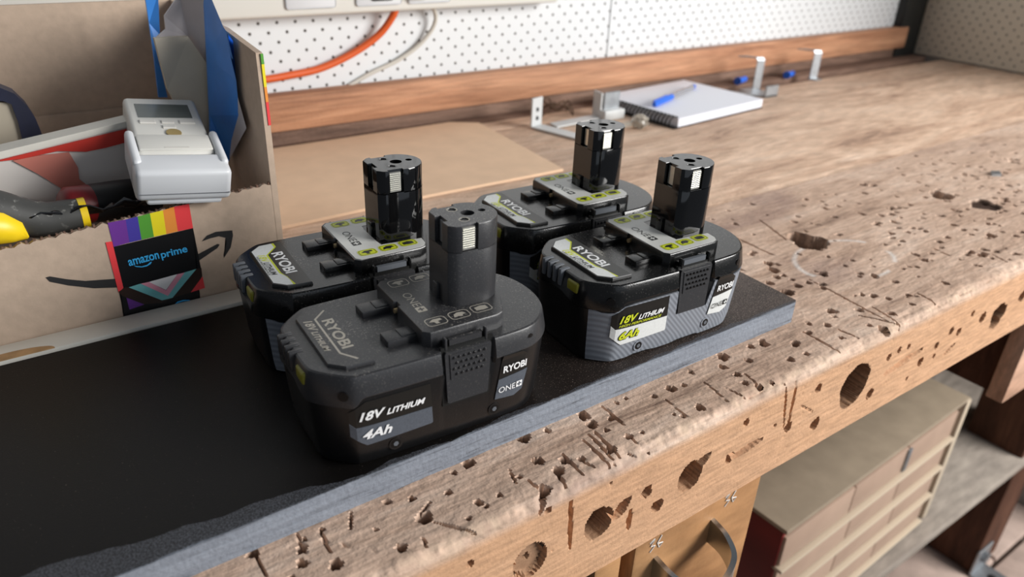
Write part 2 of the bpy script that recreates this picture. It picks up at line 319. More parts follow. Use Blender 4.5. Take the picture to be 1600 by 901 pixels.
# holes on the top face: (u, v, diameter in px, depth)
TOPH = [(1262, 376, 50, .03), (1471, 305, 30, .022), (1539, 320, 38, .003), (1230, 457, 16, .02), (1202, 412, 12, .01), (1209, 422, 14, .01), (1247, 446, 12, .012), (1203, 442, 12, .012),
        (1225, 430, 8, .008), (1238, 437, 8, .008), (1286, 428, 13, .010), (1287, 450, 9, .01), (1300, 486, 13, .01), (1384, 514, 18, .014), (1394, 490, 12, .012), (1399, 440, 9, .01), (1444, 406, 11, .01),
        (1388, 466, 9, .01), (1420, 461, 9, .01), (1425, 475, 8, .01), (1358, 508, 8, .01), (1264, 505, 8, .01), (1264, 519, 9, .01), (1315, 527, 9, .01), (1194, 537, 13, .015), (1173, 541, 10, .015),
        (1235, 561, 12, .015), (1170, 563, 11, .015), (1130, 557, 16, .018), (1130, 573, 12, .015), (1152, 585, 10, .015), (1164, 598, 10, .015), (1188, 602, 12, .015), (1208, 595, 9, .015), (1549, 368, 13, .01), (1394, 365, 9, .01),
        (912, 648, 16, .016), (925, 663, 15, .012), (818, 684, 18, .014), (1049, 607, 14, .015), (1069, 601, 7, .01), (1094, 636, 13, .016), (1022, 619, 9, .01), (978, 622, 6, .01), (964, 629, 6, .01),
        (983, 682, 11, .014), (948, 672, 8, .012), (955, 654, 9, .012), (841, 720, 14, .014), (909, 717, 10, .012), (873, 735, 15, .014), (955, 701, 13, .014), (855, 673, 9, .01), (812, 744, 7, .01), (1003, 675, 6, .008), (1053, 647, 5, .008),
        (732, 724, 16, .016), (644, 779, 10, .012), (700, 769, 10, .012), (746, 784, 9, .01), (664, 809, 20, .016), (627, 855, 14, .014), (472, 880, 14, .014), (525, 881, 17, .014), (395, 864, 15, .012), (709, 738, 9, .01), (811, 744, 8, .01),
        (588, 827, 6, .01), (503, 827, 7, .01), (477, 842, 7, .008), (781, 773, 8, .01), (732, 809, 7, .008), (760, 790, 8, .008), (853, 764, 15, .018)]
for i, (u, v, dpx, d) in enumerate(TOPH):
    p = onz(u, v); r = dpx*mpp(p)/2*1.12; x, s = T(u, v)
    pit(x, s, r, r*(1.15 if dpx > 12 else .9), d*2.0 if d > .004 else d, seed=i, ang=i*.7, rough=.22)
for i in range(520):                                    # small nail holes, dense where the plank was drilled on
    x = RNG.normal(.86, .20) if i % 3 else RNG.uniform(.05, 1.55); y = YF+.012+(YS-YF-.02)*RNG.beta(1.1, 1.6)
    if x < .45:
        if i % 4: continue
        y = RNG.uniform(YF+.008, .258)
    r = RNG.uniform(.0010, .0030); pit(x, s_top(y), r*RNG.uniform(1, 1.7), r, RNG.uniform(.004, .010), soft=.0007, ang=RNG.uniform(0, 3), seed=i)
# holes bored into the front face
FRH = [(828, 876, 64, .004), (935, 817, 62, .016), (1027, 790, 24, .02), (1010, 768, 22, .012), (1078, 744, 56, .03), (1140, 715, 20, .016), (1231, 667, 17, .014), (1166, 660, 12, .014), (857, 797, 12, .016),
       (1335, 602, 80, .026), (1273, 662, 21, .02), (1279, 607, 15, .016), (1359, 615, 18, .018), (1438, 565, 15, .016), (1405, 547, 10, .01), (1420, 541, 9, .01), (1389, 558, 11, .01), (1463, 540, 11, .014), (1459, 556, 8, .01),
       (1417, 591, 7, .01), (1559, 493, 44, .010), (1535, 496, 17, .016), (1520, 490, 10, .012), (1486, 517, 13, .014), (1498, 518, 13, .014), (1597, 462, 20, .016), (735, 881, 12, .014), (1015, 709, 5, .008), (955, 755, 5, .006), (1211, 664, 6, .006)]
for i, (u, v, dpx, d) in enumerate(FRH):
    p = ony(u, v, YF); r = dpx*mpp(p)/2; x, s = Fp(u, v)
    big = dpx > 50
    pit(x, s, r*(1.0 if not big else .92), r, d*1.8 if d > .004 else d, shade_dirt=.5 if d < .005 else 1.0, seed=i*1.7, rough=.07 if big else .15, soft=.0010)
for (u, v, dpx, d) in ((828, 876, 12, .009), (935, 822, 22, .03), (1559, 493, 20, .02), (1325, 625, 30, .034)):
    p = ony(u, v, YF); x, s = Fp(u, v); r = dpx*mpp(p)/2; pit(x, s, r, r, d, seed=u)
x, s = Fp(828, 876); r = 33*mpp(ony(828, 876, YF))                  # groove around the wooden plug
for k in range(60):
    a = 2*math.pi*k/60; cut(x+math.cos(a)*r*.92, s+math.sin(a)*r, x+math.cos(a+.12)*r*.92, s+math.sin(a+.12)*r, .0011, .012)
for (a, b, wd, d, tp) in [((535, 150), (635, 235), .0016, .008, 3), ((455, 300), (575, 412), .0014, .008, 3), ((475, 272), (600, 400), .0014, .008, 3), ((500, 262), (632, 388), .0016, .008, 3), ((440, 388), (515, 425), .0012, .006, 3), ((362, 362), (452, 452), .0014, .007, 3),
                          ((975, 40), (1088, 132), .0009, .005, 3), ((815, 125), (932, 217), .0008, .005, 3), ((1080, 75), (1185, 117), .0009, .005, 3), ((1160, 10), (1225, 62), .0010, .006, 3), ((330, 440), (385, 505), .0014, .007, 3), ((640, 345), (705, 365), .0012, .005, 3),
                          ((655, 287), (700, 326), .0010, .005, 3), ((270, 500), (300, 600), .0030, .014, 3)]:
    A = T(750+.3564*a[0], 580+.3564*a[1]); B = T(750+.3564*b[0], 580+.3564*b[1]); cut(*A, *B, wd, d)
for a, b in (((900, 625), (970, 545)), ((980, 645), (1185, 690)), ((595, 600), (590, 690)), ((340, 700), (380, 790)), ((450, 690), (500, 790)), ((930, 710), (945, 755)), ((1335, 400), (1370, 470)), ((1420, 445), (1490, 500)), ((150, 800), (200, 900))):
    cut(*T(350+.334*a[0], 600+.334*a[1]), *T(350+.334*b[0], 600+.334*b[1]), .0011, .005)
for k in range(11):                                             # stripped screw thread printed into the wood
    u = 350+.334*(555+k*15); v = 600+.334*(738+k*4); cut(*T(u-2, v-3), *T(u+4, v+8), .0006, .003)
for a, b in (((105, 275), (250, 342)), ((200, 215), (300, 290)), ((380, 430), (680, 590)), ((610, 530), (725, 600)), ((360, 620), (490, 690)), ((560, 560), (700, 590)), ((770, 480), (850, 520)), ((830, 320), (900, 350)), ((480, 610), (560, 640)), ((1040, 340), (1100, 372))):
    cut(*T(1100+.4329*a[0], 250+.4329*a[1]), *T(1100+.4329*b[0], 250+.4329*b[1]), .0012, .006)
for a, b, wd in (((400, 570), (393, 775), .0022), ((590, 640), (652, 560), .007), ((650, 690), (660, 610), .003), ((1110, 375), (1235, 295), .0045), ((1345, 60), (1330, 250), .0012), ((1385, 60), (1350, 230), .0010), ((940, 430), (1005, 365), .006)):
    cut(*Fp(750+.3564*a[0], 580+.3564*a[1]), *Fp(750+.3564*b[0], 580+.3564*b[1]), wd, .006)
for a, b, wd in (((670, 150), (805, 60), .0055), ((885, 80), (925, 40), .003), ((345, 180), (310, 350), .0012), ((360, 270), (400, 290), .001)):
    cut(*Fp(1100+.423*a[0], 520+.423*a[1]), *Fp(1100+.423*b[0], 520+.423*b[1]), wd, .004)
for i in range(120):                                            # short scratches in the front face
    x = RNG.uniform(.08, 1.5); s = LT+LA+RNG.uniform(.004, .066); l = RNG.uniform(.003, .009); cut(x, s, x+l, s-l*RNG.uniform(-.1, .5), .0006, .0015)
# worn, splintered front arris
e = np.clip(1-np.abs(SS-(LT+LA*.5))/.009, 0, 1)
nz = .55*vnoise(XX, SS*2.2, .022, 1)+.3*vnoise(XX, SS, .006, 2)+.15*vnoise(XX, SS, .0025, 3)
dep = np.maximum(dep, e*np.clip(nz-.40, 0, 1)*.008)
dep += (vnoise(XX, SS*4, .02, 5)-.5)*.0004+(vnoise(XX, SS*3, .004, 6)-.5)*.0004*(SS < LT)
wearA = np.clip(e*1.15, 0, 1)*np.clip((vnoise(XX, SS, .012, 8)*.6+vnoise(XX, SS, .004, 9)*.6-.47)*1.1, 0, 1)
frontm = np.clip((SS-(LT+LA))/.006, 0, 1)*.85
P0 = onz(1320, 405); rx, ry = .052, .034                        # chalk ring around the bored hole
q = np.hypot((XX-P0.x-.0)/rx, (SS-s_top(P0.y))/ry); chalk = np.clip(1-np.abs(q-1)/.07, 0, 1)*(vnoise(XX, SS, .02, 12) > .42)*.6
# profile -> 3D
YY = np.where(SS < LT, YS-SS, np.where(SS < LT+LA, YF+RE-RE*np.sin(np.clip((SS-LT)/RE, 0, math.pi/2)), YF))
ZZ = np.where(SS < LT, 0, np.where(SS < LT+LA, -RE+RE*np.cos(np.clip((SS-LT)/RE, 0, math.pi/2)), -RE-(SS-LT-LA)))
an = np.clip((SS-LT)/RE, 0, math.pi/2); NY, NZ = -np.sin(an), np.cos(an)
YY = YY-NY*dep; ZZ = ZB+ZZ-NZ*dep
ni, nj = XX.shape
co = np.stack([XX, YY, ZZ], -1).reshape(-1, 3)
I = np.arange(ni*nj).reshape(ni, nj)
quads = np.stack([I[:-1, :-1], I[:-1, 1:], I[1:, 1:], I[1:, :-1]], -1).reshape(-1, 4)
# bottom, back and ends
V2 = []; ex = []
nb = len(co)
low = [(xs[0], YS, ZB-TK), (xs[-1], YS, ZB-TK), (xs[-1], YF, ZB-TK), (xs[0], YF, ZB-TK), (xs[0], YS, ZB), (xs[-1], YS, ZB)]
co = np.concatenate([co, np.array(low)]); extra = [(nb, nb+3, nb+2, nb+1), (nb, nb+1, nb+5, nb+4)]
me = bpy.data.meshes.new('front_plank')
nf = len(quads)+len(extra); loops = np.concatenate([quads.reshape(-1), np.array(extra).reshape(-1)]).astype(np.int32)
me.vertices.add(len(co)); me.vertices.foreach_set('co', co.astype(np.float32).reshape(-1))
me.loops.add(len(loops)); me.loops.foreach_set('vertex_index', loops)
me.polygons.add(nf); me.polygons.foreach_set('loop_start', (np.arange(nf)*4).astype(np.int32))
me.polygons.foreach_set('use_smooth', np.ones(nf, dtype=bool)); me.update(calc_edges=True); me.set_sharp_from_angle(angle=math.radians(42))
ca = me.color_attributes.new('marks', 'FLOAT_COLOR', 'POINT')
cc = np.zeros((len(co), 4), np.float32); cc[:nb, 0] = wearA.reshape(-1); cc[:nb, 1] = chalk.reshape(-1); cc[:nb, 2] = frontm.reshape(-1); cc[:nb, 3] = shade_grime.reshape(-1)
ca.data.foreach_set('color', cc.reshape(-1)); me.validate()
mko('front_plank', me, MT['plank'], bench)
box('rear_plank', (-.45, YS+.0016, ZB-.045), (XR, .772, ZB-.0003), MT['rear'], bench, .0025)
box('back_strip', (-.45, .804, ZB-.045), (XR, YW-.001, ZB-.0005), MT['darkwood'], bench, .002)
box('trough_floor', (-.45, .765, ZB-.075), (XR, .812, ZB-.044), MT['legwood'], bench)
box('trough_filler', (-.45, .7725, ZB-.03), (.93, .8055, ZB-.0006), MT['rear'], bench)
rl = tag(box('back_rail', (-.45, .829, ZB+.0165), (1.572, YW, ZB+.057), MT['rail'], None, .0025), 'long orange brown timber rail along the bench back below the pegboard', 'rail')
tag(box('plinth_board', (-.45, .836, ZB-.001), (1.60, YW, ZB+.0168), MT['darkwood'], None, .001), 'dark timber strip between bench top and orange brown rail', 'strip')
# legs
lx0 = 1.336
box('leg', (lx0, .305, 0), (lx0+.10, .40, ZB-.045), MT['legwood'], bench, .003)
box('leg', (lx0, .70, 0), (lx0+.10, .79, ZB-.045), MT['legwood'], bench, .003)
box('leg', (-.40, .305, 0), (-.30, .40, ZB-.045), MT['legwood'], bench, .003)
box('under_beam', (lx0, .30, ZB-.20), (lx0+.09, .79, ZB-.045), MT['legwood'], bench, .003)
sh = tag(box('lower_shelf', (.25, .298, .262), (XR-.02, .78, .28), MT['shelf'], None, .0025), 'dusty grey brown board shelf below the bench carrying the drawer cabinet', 'shelf')

# leg angle bracket
ab = empty('angle_bracket', (lx0-.008, .30, 0), 0, 'bolted steel angle bracket at the foot of the dark bench leg', 'bracket')
bm = bmesh.new(); bbox(bm, (.0, -.045, 0), (.055, .004, .004), .0008, 1); bbox(bm, (.0, .0005, 0), (.055, .0045, .06), .0008, 1); frombm('plate', bm, MT['galv'], ab, True)
cyl('bolt', (.0275, .004, .038), (.0275, -.008, .038), .011, MT['galv'], ab, 6)
cyl('bolt', (.0275, -.026, .003), (.0275, -.026, .0065), .007, MT['black'], ab, 12)

# ------------------------------------------------------------------ drawer units below the bench
du = empty('drawer_unit', (.36, .222, ZB-TK), 0, 'honey coloured wooden drawer with arched metal pull and chalk marks', 'drawer')
dfr = box('drawer_front', (-.094, 0, -.30), (.0265, .018, .001), MT['drawerwood'], du, .002)
box('side_panel', (-.125, .002, -.30), (-.103, .30, .001), MT['drawerwood'], du, .002)
box('drawer_box', (-.092, .018, -.29), (.0245, .30, -.004), MT['drawerwood'], du)
hp = [ony(1030, 886, .222), ony(1120, 836, .222)]
ha = Vector((-.074, 0, -.038)); hb = Vector((-.021, 0, -.034))
pts = bez([ha+Vector((0, .001, 0)), ha+Vector((0.001, -.014, -.002)), ha+Vector((.008, -.027, -.006)), (ha+hb)/2+Vector((0, -.032, -.010)), hb+Vector((-.008, -.027, -.006)), hb+Vector((-.001, -.014, -.002)), hb+Vector((0, .001, 0))], 8)
V = []; F = []
for i, p in enumerate(pts):
    t = (pts[min(i+1, len(pts)-1)]-pts[max(i-1, 0)]).normalized(); k = abs(i/(len(pts)-1)-.5)*2
    hw = .0065+.0035*k; up_ = Vector((0, 0, 1)); nrm = t.cross(up_).normalized()
    for a_, b_ in ((-1, -1), (-1, 1), (1, 1), (1, -1)): V.append(p+up_*hw*a_+nrm*.0018*b_)
for i in range(len(pts)-1):
    for k in range(4): F.append((i*4+k, i*4+(k+1) % 4, i*4+4+(k+1) % 4, i*4+4+k))
F += [(3, 2, 1, 0), tuple(len(V)-4+k for k in range(4))]
mk('handle', V, F, MT['chrome'], dfr, True, 50)
# chalk figures written on the drawer
def stroke(pts2, parent, y=-.0004, r=.0004):
    return tube('chalk_mark', [Vector((x, y, z)) for x, z in pts2], r, MT['chalk'], parent, 5)
for sx_, sz_ in ((-.082, -.012), (-.012, -.010)):
    stroke([(sx_, sz_), (sx_+.004, sz_+.002), (sx_+.001, sz_-.003), (sx_+.005, sz_-.004), (sx_+.001, sz_-.008)], dfr)
    stroke([(sx_+.010, sz_+.002), (sx_+.007, sz_-.003), (sx_+.009, sz_-.008), (sx_+.012, sz_-.005), (sx_+.008, sz_-.004)], dfr)
d2 = empty('end_drawer', (.805, .222, ZB-TK), 0, 'pale pinkish wooden drawer hung below the far end of the bench', 'drawer')
box('drawer_front', (0.010, 0, -.118), (.40, .018, .001), MT['pinkwood'], d2, .002)
box('drawer_box', (.014, .018, -.112), (.396, .30, -.001), MT['legwood'], d2)

# metal drawer cabinet on the lower shelf
CX0, CX1, CY, CZ0, CZ1 = .618, 1.060, .322, .2803, .505
cb = empty('drawer_cabinet', ((CX0+CX1)/2, CY, CZ0), math.radians(2.2), 'low taupe metal cabinet of small drawers on the lower shelf', 'cabinet')
W2 = (CX1-CX0)/2; HH = CZ1-CZ0
bm = bmesh.new(); bbox(bm, (-W2, -.004, HH-.006), (W2, .30, HH), .0015); frombm('top_panel', bm, MT['cab'], cb, True)
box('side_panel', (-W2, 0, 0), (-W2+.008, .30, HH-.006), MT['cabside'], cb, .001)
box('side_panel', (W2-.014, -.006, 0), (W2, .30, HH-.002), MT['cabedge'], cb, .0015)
box('back_panel', (-W2+.008, .29, 0), (W2-.014, .30, HH-.006), MT['cab'], cb)
box('base_panel', (-W2+.008, 0, 0), (W2-.014, .29, .004), MT['cab'], cb)
rows = 4; rh = (HH-.012)/rows
for r in range(rows):
    z0 = .004+r*rh
    box('ledge', (-W2, -.010, z0-.001), (W2-.026, .004, z0+.004), MT['cabedge'], cb, .001)
    cuts = [[-W2+.002, -.055, .055, W2-.028], [-W2+.002, -.07, .075, W2-.028], [-W2+.002, -.06, .06, W2-.028], [-W2+.002, -.075, .055, W2-.028]][r]
    for a, b in zip(cuts[:-1], cuts[1:]):
        d = box('drawer', (a+.0008, -.004, z0+.005), (b-.0008, .20, z0+rh-.004), MT['cabfront'], cb, .0015)
    if r == 3: box('label_holder', (.050, -.0065, z0+.010), (.060, -.0035, z0+rh-.006), MT['galv'], cb, .0008)

# ------------------------------------------------------------------ plywood sheet carrying the batteries
TH = .0168; ZP = ZB+TH
def plymat():
    m, nt, b, N, L = nodes('black_film_face'); b.inputs['Roughness'].default_value = .42; b.inputs['Specular IOR Level'].default_value = .18
    tc = N.new('ShaderNodeTexCoord'); sp = N.new('ShaderNodeSeparateXYZ'); L.new(tc.outputs['Object'], sp.inputs[0])
    n1 = N.new('ShaderNodeTexNoise'); n1.inputs['Scale'].default_value = 1300; n1.inputs['Detail'].default_value = 4; L.new(tc.outputs['Object'], n1.inputs['Vector'])
    n2 = N.new('ShaderNodeTexNoise'); n2.inputs['Scale'].default_value = 30; n2.inputs['Detail'].default_value = 6; L.new(tc.outputs['Object'], n2.inputs['Vector'])
    # sawdust grows denser toward the right end of the sheet and its front edge
    rx = N.new('ShaderNodeMapRange'); rx.inputs[1].default_value = .10; rx.inputs[2].default_value = .46; rx.inputs[3].default_value = .70; rx.inputs[4].default_value = .50; L.new(sp.outputs[0], rx.inputs[0])
    s1 = N.new('ShaderNodeMath'); s1.operation = 'SUBTRACT'; L.new(n1.outputs[0], s1.inputs[0]); L.new(rx.outputs[0], s1.inputs[1])
    r1 = N.new('ShaderNodeMapRange'); r1.inputs[1].default_value = 0; r1.inputs[2].default_value = .09; r1.inputs[4].default_value = .6; L.new(s1.outputs[0], r1.inputs[0])
    mx = N.new('ShaderNodeMix'); mx.data_type = 'RGBA'; L.new(r1.outputs[0], mx.inputs[0]); 
    hz = N.new('ShaderNodeMapRange'); hz.inputs[1].default_value = .16; hz.inputs[2].default_value = .48; L.new(sp.outputs[0], hz.inputs[0])
    hm = N.new('ShaderNodeMath'); hm.operation = 'MULTIPLY'; L.new(hz.outputs[0], hm.inputs[0]); L.new(n2.outputs[0], hm.inputs[1])
    hx_ = N.new('ShaderNodeMix'); hx_.data_type = 'RGBA'; L.new(hm.outputs[0], hx_.inputs[0]); hx_.inputs[6].default_value = (*lin((16, 14, 13)), 1); hx_.inputs[7].default_value = (*lin((96, 82, 76)), 1)
    L.new(hx_.outputs[2], mx.inputs[6]); mx.inputs[7].default_value = (*lin((150, 134, 124)), 1)
    # film scraped off along the front edge, wider at the left
    wv = N.new('ShaderNodeMapRange'); wv.inputs[1].default_value = -.02; wv.inputs[2].default_value = .11; wv.inputs[3].default_value = .020; wv.inputs[4].default_value = .0025; L.new(sp.outputs[0], wv.inputs[0])
    yy = N.new('ShaderNodeMath'); yy.operation = 'SUBTRACT'; L.new(sp.outputs[1], yy.inputs[0]); yy.inputs[1].default_value = .2622
    nn = N.new('ShaderNodeMath'); nn.operation = 'MULTIPLY_ADD'; L.new(n2.outputs[0], nn.inputs[0]); nn.inputs[1].default_value = .012; nn.inputs[2].default_value = -.006
    y2 = N.new('ShaderNodeMath'); y2.operation = 'ADD'; L.new(yy.outputs[0], y2.inputs[0]); L.new(nn.outputs[0], y2.inputs[1])
    lt = N.new('ShaderNodeMath'); lt.operation = 'LESS_THAN'; L.new(y2.outputs[0], lt.inputs[0]); L.new(wv.outputs[0], lt.inputs[1])
    sc = N.new('ShaderNodeMapRange'); sc.inputs[1].default_value = .42; sc.inputs[2].default_value = .62; sc.inputs[3].default_value = .25; sc.inputs[4].default_value = .95; L.new(n1.outputs[0], sc.inputs[0])
    ml = N.new('ShaderNodeMath'); ml.operation = 'MULTIPLY'; L.new(lt.outputs[0], ml.inputs[0]); L.new(sc.outputs[0], ml.inputs[1])
    m2 = N.new('ShaderNodeMix'); m2.data_type = 'RGBA'; L.new(ml.outputs[0], m2.inputs[0]); L.new(mx.outputs[2], m2.inputs[6]); m2.inputs[7].default_value = (*lin((84, 86, 92)), 1)
    L.new(m2.outputs[2], b.inputs['Base Color'])
    bp = N.new('ShaderNodeBump'); bp.inputs['Strength'].default_value = .15; bp.inputs['Distance'].default_value = .0005; L.new(n1.outputs[0], bp.inputs['Height']); L.new(bp.outputs[0], b.inputs['Normal'])
    return m
def edgemat():
    m, nt, b, N, L = nodes('grey_painted_ply_edge'); b.inputs['Roughness'].default_value = .7
    tc = N.new('ShaderNodeTexCoord'); mp = N.new('ShaderNodeMapping'); mp.inputs['Scale'].default_value = (16, 16, 260); L.new(tc.outputs['Object'], mp.inputs[0])
    n = N.new('ShaderNodeTexNoise'); n.inputs['Scale'].default_value = 1; n.inputs['Detail'].default_value = 7; n.inputs['Roughness'].default_value = .7; L.new(mp.outputs[0], n.inputs['Vector'])
    cr = N.new('ShaderNodeValToRGB'); e = cr.color_ramp.elements; e[0].position = .34; e[0].color = (*lin((70, 73, 80)), 1); e[1].position = .44; e[1].color = (*lin((122, 128, 138)), 1)
    x = e.new(.8); x.color = (*lin((148, 155, 166)), 1); L.new(n.outputs[0], cr.inputs[0]); L.new(cr.outputs[0], b.inputs['Base Color'])
    n2 = N.new('ShaderNodeTexNoise'); n2.inputs['Scale'].default_value = 350; L.new(tc.outputs['Object'], n2.inputs['Vector'])
    ad = N.new('ShaderNodeMath'); ad.operation = 'ADD'; L.new(n.outputs[0], ad.inputs[0]); L.new(n2.outputs[0], ad.inputs[1])
    bp = N.new('ShaderNodeBump'); bp.inputs['Strength'].default_value = .6; bp.inputs['Distance'].default_value = .001; L.new(ad.outputs[0], bp.inputs['Height']); L.new(bp.outputs[0], b.inputs['Normal'])
    return m
MT['film'] = plymat(); MT['plyedge'] = edgemat()
ply = empty('plywood_sheet', (0, 0, ZB), 0, 'black faced plywood sheet with grey painted edge lying along the bench front', 'plywood')
pl = [(-.45, .2625), (.444, .2622), (.4462, .2640), (.4485, .340), (.449, .4565), (-.45, .4585)]
n_ = 160; fe = [(-.45+(.894)*k/n_, .2624+.00008*math.sin(k*.9)) for k in range(n_+1)]
out_ = fe + pl[2:]
bm = bmesh.new(); lo = [bm.verts.new((x, y, 0)) for x, y in out_]; hi = [bm.verts.new((x, y, TH-.0006)) for x, y in out_]
for i in range(len(out_)): bm.faces.new((lo[i], lo[(i+1) % len(out_)], hi[(i+1) % len(out_)], hi[i]))
bm.faces.new(lo); bm.faces.new(hi); frombm('edge_core', bm, MT['plyedge'], ply)
bm = bmesh.new(); a0 = [(x, y+(.0004+.0010*random.random()**2 if y < .2632 else 0)) for x, y in out_]
lo = [bm.verts.new((x, y, TH-.0008)) for x, y in a0]; hi = [bm.verts.new((x, y, TH)) for x, y in a0]
for i in range(len(a0)): bm.faces.new((lo[i], lo[(i+1) % len(a0)], hi[(i+1) % len(a0)], hi[i]))
bm.faces.new(lo); bm.faces.new(hi); frombm('film_face', bm, MT['film'], ply)

# ------------------------------------------------------------------ batteries
U = .001
GREYL = (198, 200, 200)
MT['b4'] = dusty('charcoal_plastic', (50, 50, 52), .33, dust=.8, dscale=1100, thr=.575)
MT['b4low'] = dusty('black_case_plastic', (20, 20, 21), .32, dust=.5, dscale=1000, thr=.64)
MT['b6'] = dusty('gloss_black_plastic', (20, 20, 20), .20, dust=.8, dscale=900, thr=.60)
MT['b6stem'] = plain('piano_black_plastic', (12, 12, 13), .06, spec=.6)
MT['b6plate'] = dusty('silver_grey_label', (208, 208, 203), .42, dust=.2, thr=.6)
MT['b6side'] = plain('grey_ribbed_cover', (134, 139, 148), .5)
def stripes():
    m = MT['b6side']; nt = m.node_tree; N, L = nt.nodes, nt.links; b = N['Principled BSDF']
    tc = N.new('ShaderNodeTexCoord'); wv = N.new('ShaderNodeTexWave'); wv.bands_direction = 'DIAGONAL'; wv.inputs['Scale'].default_value = 190; L.new(tc.outputs['Object'], wv.inputs['Vector'])
    cr = N.new('ShaderNodeMix'); cr.data_type = 'RGBA'; L.new(wv.outputs[1], cr.inputs[0]); cr.inputs[6].default_value = (*lin((124, 128, 136)), 1); cr.inputs[7].default_value = (*lin((138, 143, 151)), 1); L.new(cr.outputs[2], b.inputs['Base Color'])
    bp = N.new('ShaderNodeBump'); bp.inputs['Strength'].default_value = .25; bp.inputs['Distance'].default_value = .0006; L.new(wv.outputs[1], bp.inputs['Height']); L.new(bp.outputs[0], b.inputs['Normal'])
stripes()
MT['labelblack'] = plain('label_black', (26, 26, 25), .35)
MT['labelgrey'] = plain('label_slate', (84, 90, 99), .4, noise=.12, nscale=900)
MT['labelwhite'] = plain('label_white', (222, 224, 222), .4, noise=.05, nscale=900)
MT['inkwhite'] = plain('ink_white', (240, 240, 240), .5)
MT['inkcream'] = plain('ink_cream', (176, 170, 158), .6)
MT['inklime'] = plain('ink_lime', (205, 214, 40), .5)
MT['inkdark'] = plain('ink_dark', (34, 35, 34), .5)
MT['led'] = plain('lime_button', (128, 124, 30), .45)
MT['slate'] = plain('slate_rib', (92, 96, 102), .5)
MT['contact'] = plain('nickel_contact', (226, 224, 214), .28, metal=.8)
MT['brass'] = plain('brass_pin', (196, 172, 130), .35, metal=.7)
MT['hole'] = plain('screw_black', (16, 16, 17), .35, metal=.3)

def chaikin(P, n=2, closed=True):
    for _ in range(n):
        Q = []; m = len(P)
        for i in range(m if closed else m-1):
            a, b = P[i], P[(i+1) % m]; Q += [(a[0]*.75+b[0]*.25, a[1]*.75+b[1]*.25), (a[0]*.25+b[0]*.75, a[1]*.25+b[1]*.75)]
        P = Q
    return P
def resample(P, n):
    P = [Vector((p[0], p[1])) for p in P]; P.append(P[0].copy()); L = [0]
    for a, b in zip(P[:-1], P[1:]): L.append(L[-1]+(b-a).length)
    out = []; j = 0
    for k in range(n):
        t = L[-1]*k/n
        while L[j+1] < t: j += 1
        f = (t-L[j])/(L[j+1]-L[j]+1e-12); out.append(P[j].lerp(P[j+1], f))
    return out
HALF = [(-6, 0), (-6, 17), (-4.2, 24.5), (9, 37), (15, 39.2), (60, 40), (100, 39.4), (112, 37.5), (122, 30.5), (130.5, 18), (133.5, 0)]
OUT = resample(chaikin([(x, -y) for x, y in HALF]+[(x, y) for x, y in HALF[::-1][1:-1]], 2), 264)   # near side first, counter-clockwise
NO = len(OUT)
ONRM = []
for i in range(NO):
    t = (OUT[(i+1) % NO]-OUT[i-1]).normalized(); ONRM.append(Vector((t.y, -t.x)))
def ring(inset, z, fn=None, zf=None):
    R = []
    for i in range(NO):
        p = OUT[i]; d = inset+(fn(p) if fn else 0); q = p-ONRM[i]*d; R.append(Vector((q.x, q.y, zf(p) if zf else z)))
    return R
def loft(name, rings, mat, parent, cap0=True, cap1=True, ang=30):
    n = len(rings[0]); V = [v*U for r in rings for v in r]; F = []
    for k in range(len(rings)-1):
        for i in range(n): F.append((k*n+i, k*n+(i+1) % n, (k+1)*n+(i+1) % n, (k+1)*n+i))
    if cap0: F.append(tuple(range(n))[::-1])
    if cap1: F.append(tuple((len(rings)-1)*n+i for i in range(n)))
    return mk(name, V, F, mat, parent, True, ang)
def inset_z(z):
    if z <= 8: return 3.6+(8-z)*.2
    if z <= 40: return 3.6-(z-8)/32*2.7
    if z <= 43: return .9-(z-40)*.3
    return (z-43)/9.5*2.0 if z < 52.5 else 2+(z-52.5)*.8
NEAR = [(OUT[i].x, i) for i in range(NO) if OUT[i].y < -.01]; NEAR.sort()
NXS = [a for a, _ in NEAR]
import bisect
def side(x, z, off, sgn=-1):
    k = min(max(bisect.bisect(NXS, x), 1), len(NEAR)-1); (x0, i0), (x1, i1) = NEAR[k-1], NEAR[k]; f = (x-x0)/(x1-x0+1e-9)
    p = OUT[i0].lerp(OUT[i1], f); n = ONRM[i0].lerp(ONRM[i1], f).normalized(); q = p+n*(off-inset_z(z))
    return Vector((q.x, q.y if sgn < 0 else -q.y, z))
def latch_y(z): return -(38.9-(z-24)*.055)
def flatside(x, z, off, sgn=-1): return Vector((x, (latch_y(z)-off)*(1 if sgn < 0 else -1), z))
def slab(name, poly, surf, o0, o1, mat, parent, sub=0):
    """polygon in (x,z) laid on a side surface between two offsets, cut into a grid so that it follows the curve"""
    bm = bmesh.new(); vs = [bm.verts.new((x, z, 0)) for x, z in poly]; bm.faces.new(vs)
    if sub:
        for ax, st_ in ((0, 3.0), (1, 4.0)):
            lo_ = min(p[ax] for p in poly); hi_ = max(p[ax] for p in poly); k = math.ceil(lo_/st_)*st_
            while k < hi_:
                c_ = [0, 0, 0]; c_[ax] = k; n_ = [0, 0, 0]; n_[ax] = 1
                bmesh.ops.bisect_plane(bm, geom=bm.verts[:]+bm.edges[:]+bm.faces[:], plane_co=c_, plane_no=n_); k += st_
    base = bm.faces[:]
    r = bmesh.ops.extrude_face_region(bm, geom=base, use_keep_orig=True); nv = {g for g in r['geom'] if isinstance(g, bmesh.types.BMVert)}
    for v in bm.verts: v.co = surf(v.co.x, v.co.y, o1 if v in nv else o0)*U
    bmesh.ops.triangulate(bm, faces=[g for g in bm.faces if len(g.verts) > 4])
    return frombm(name, bm, mat, parent)
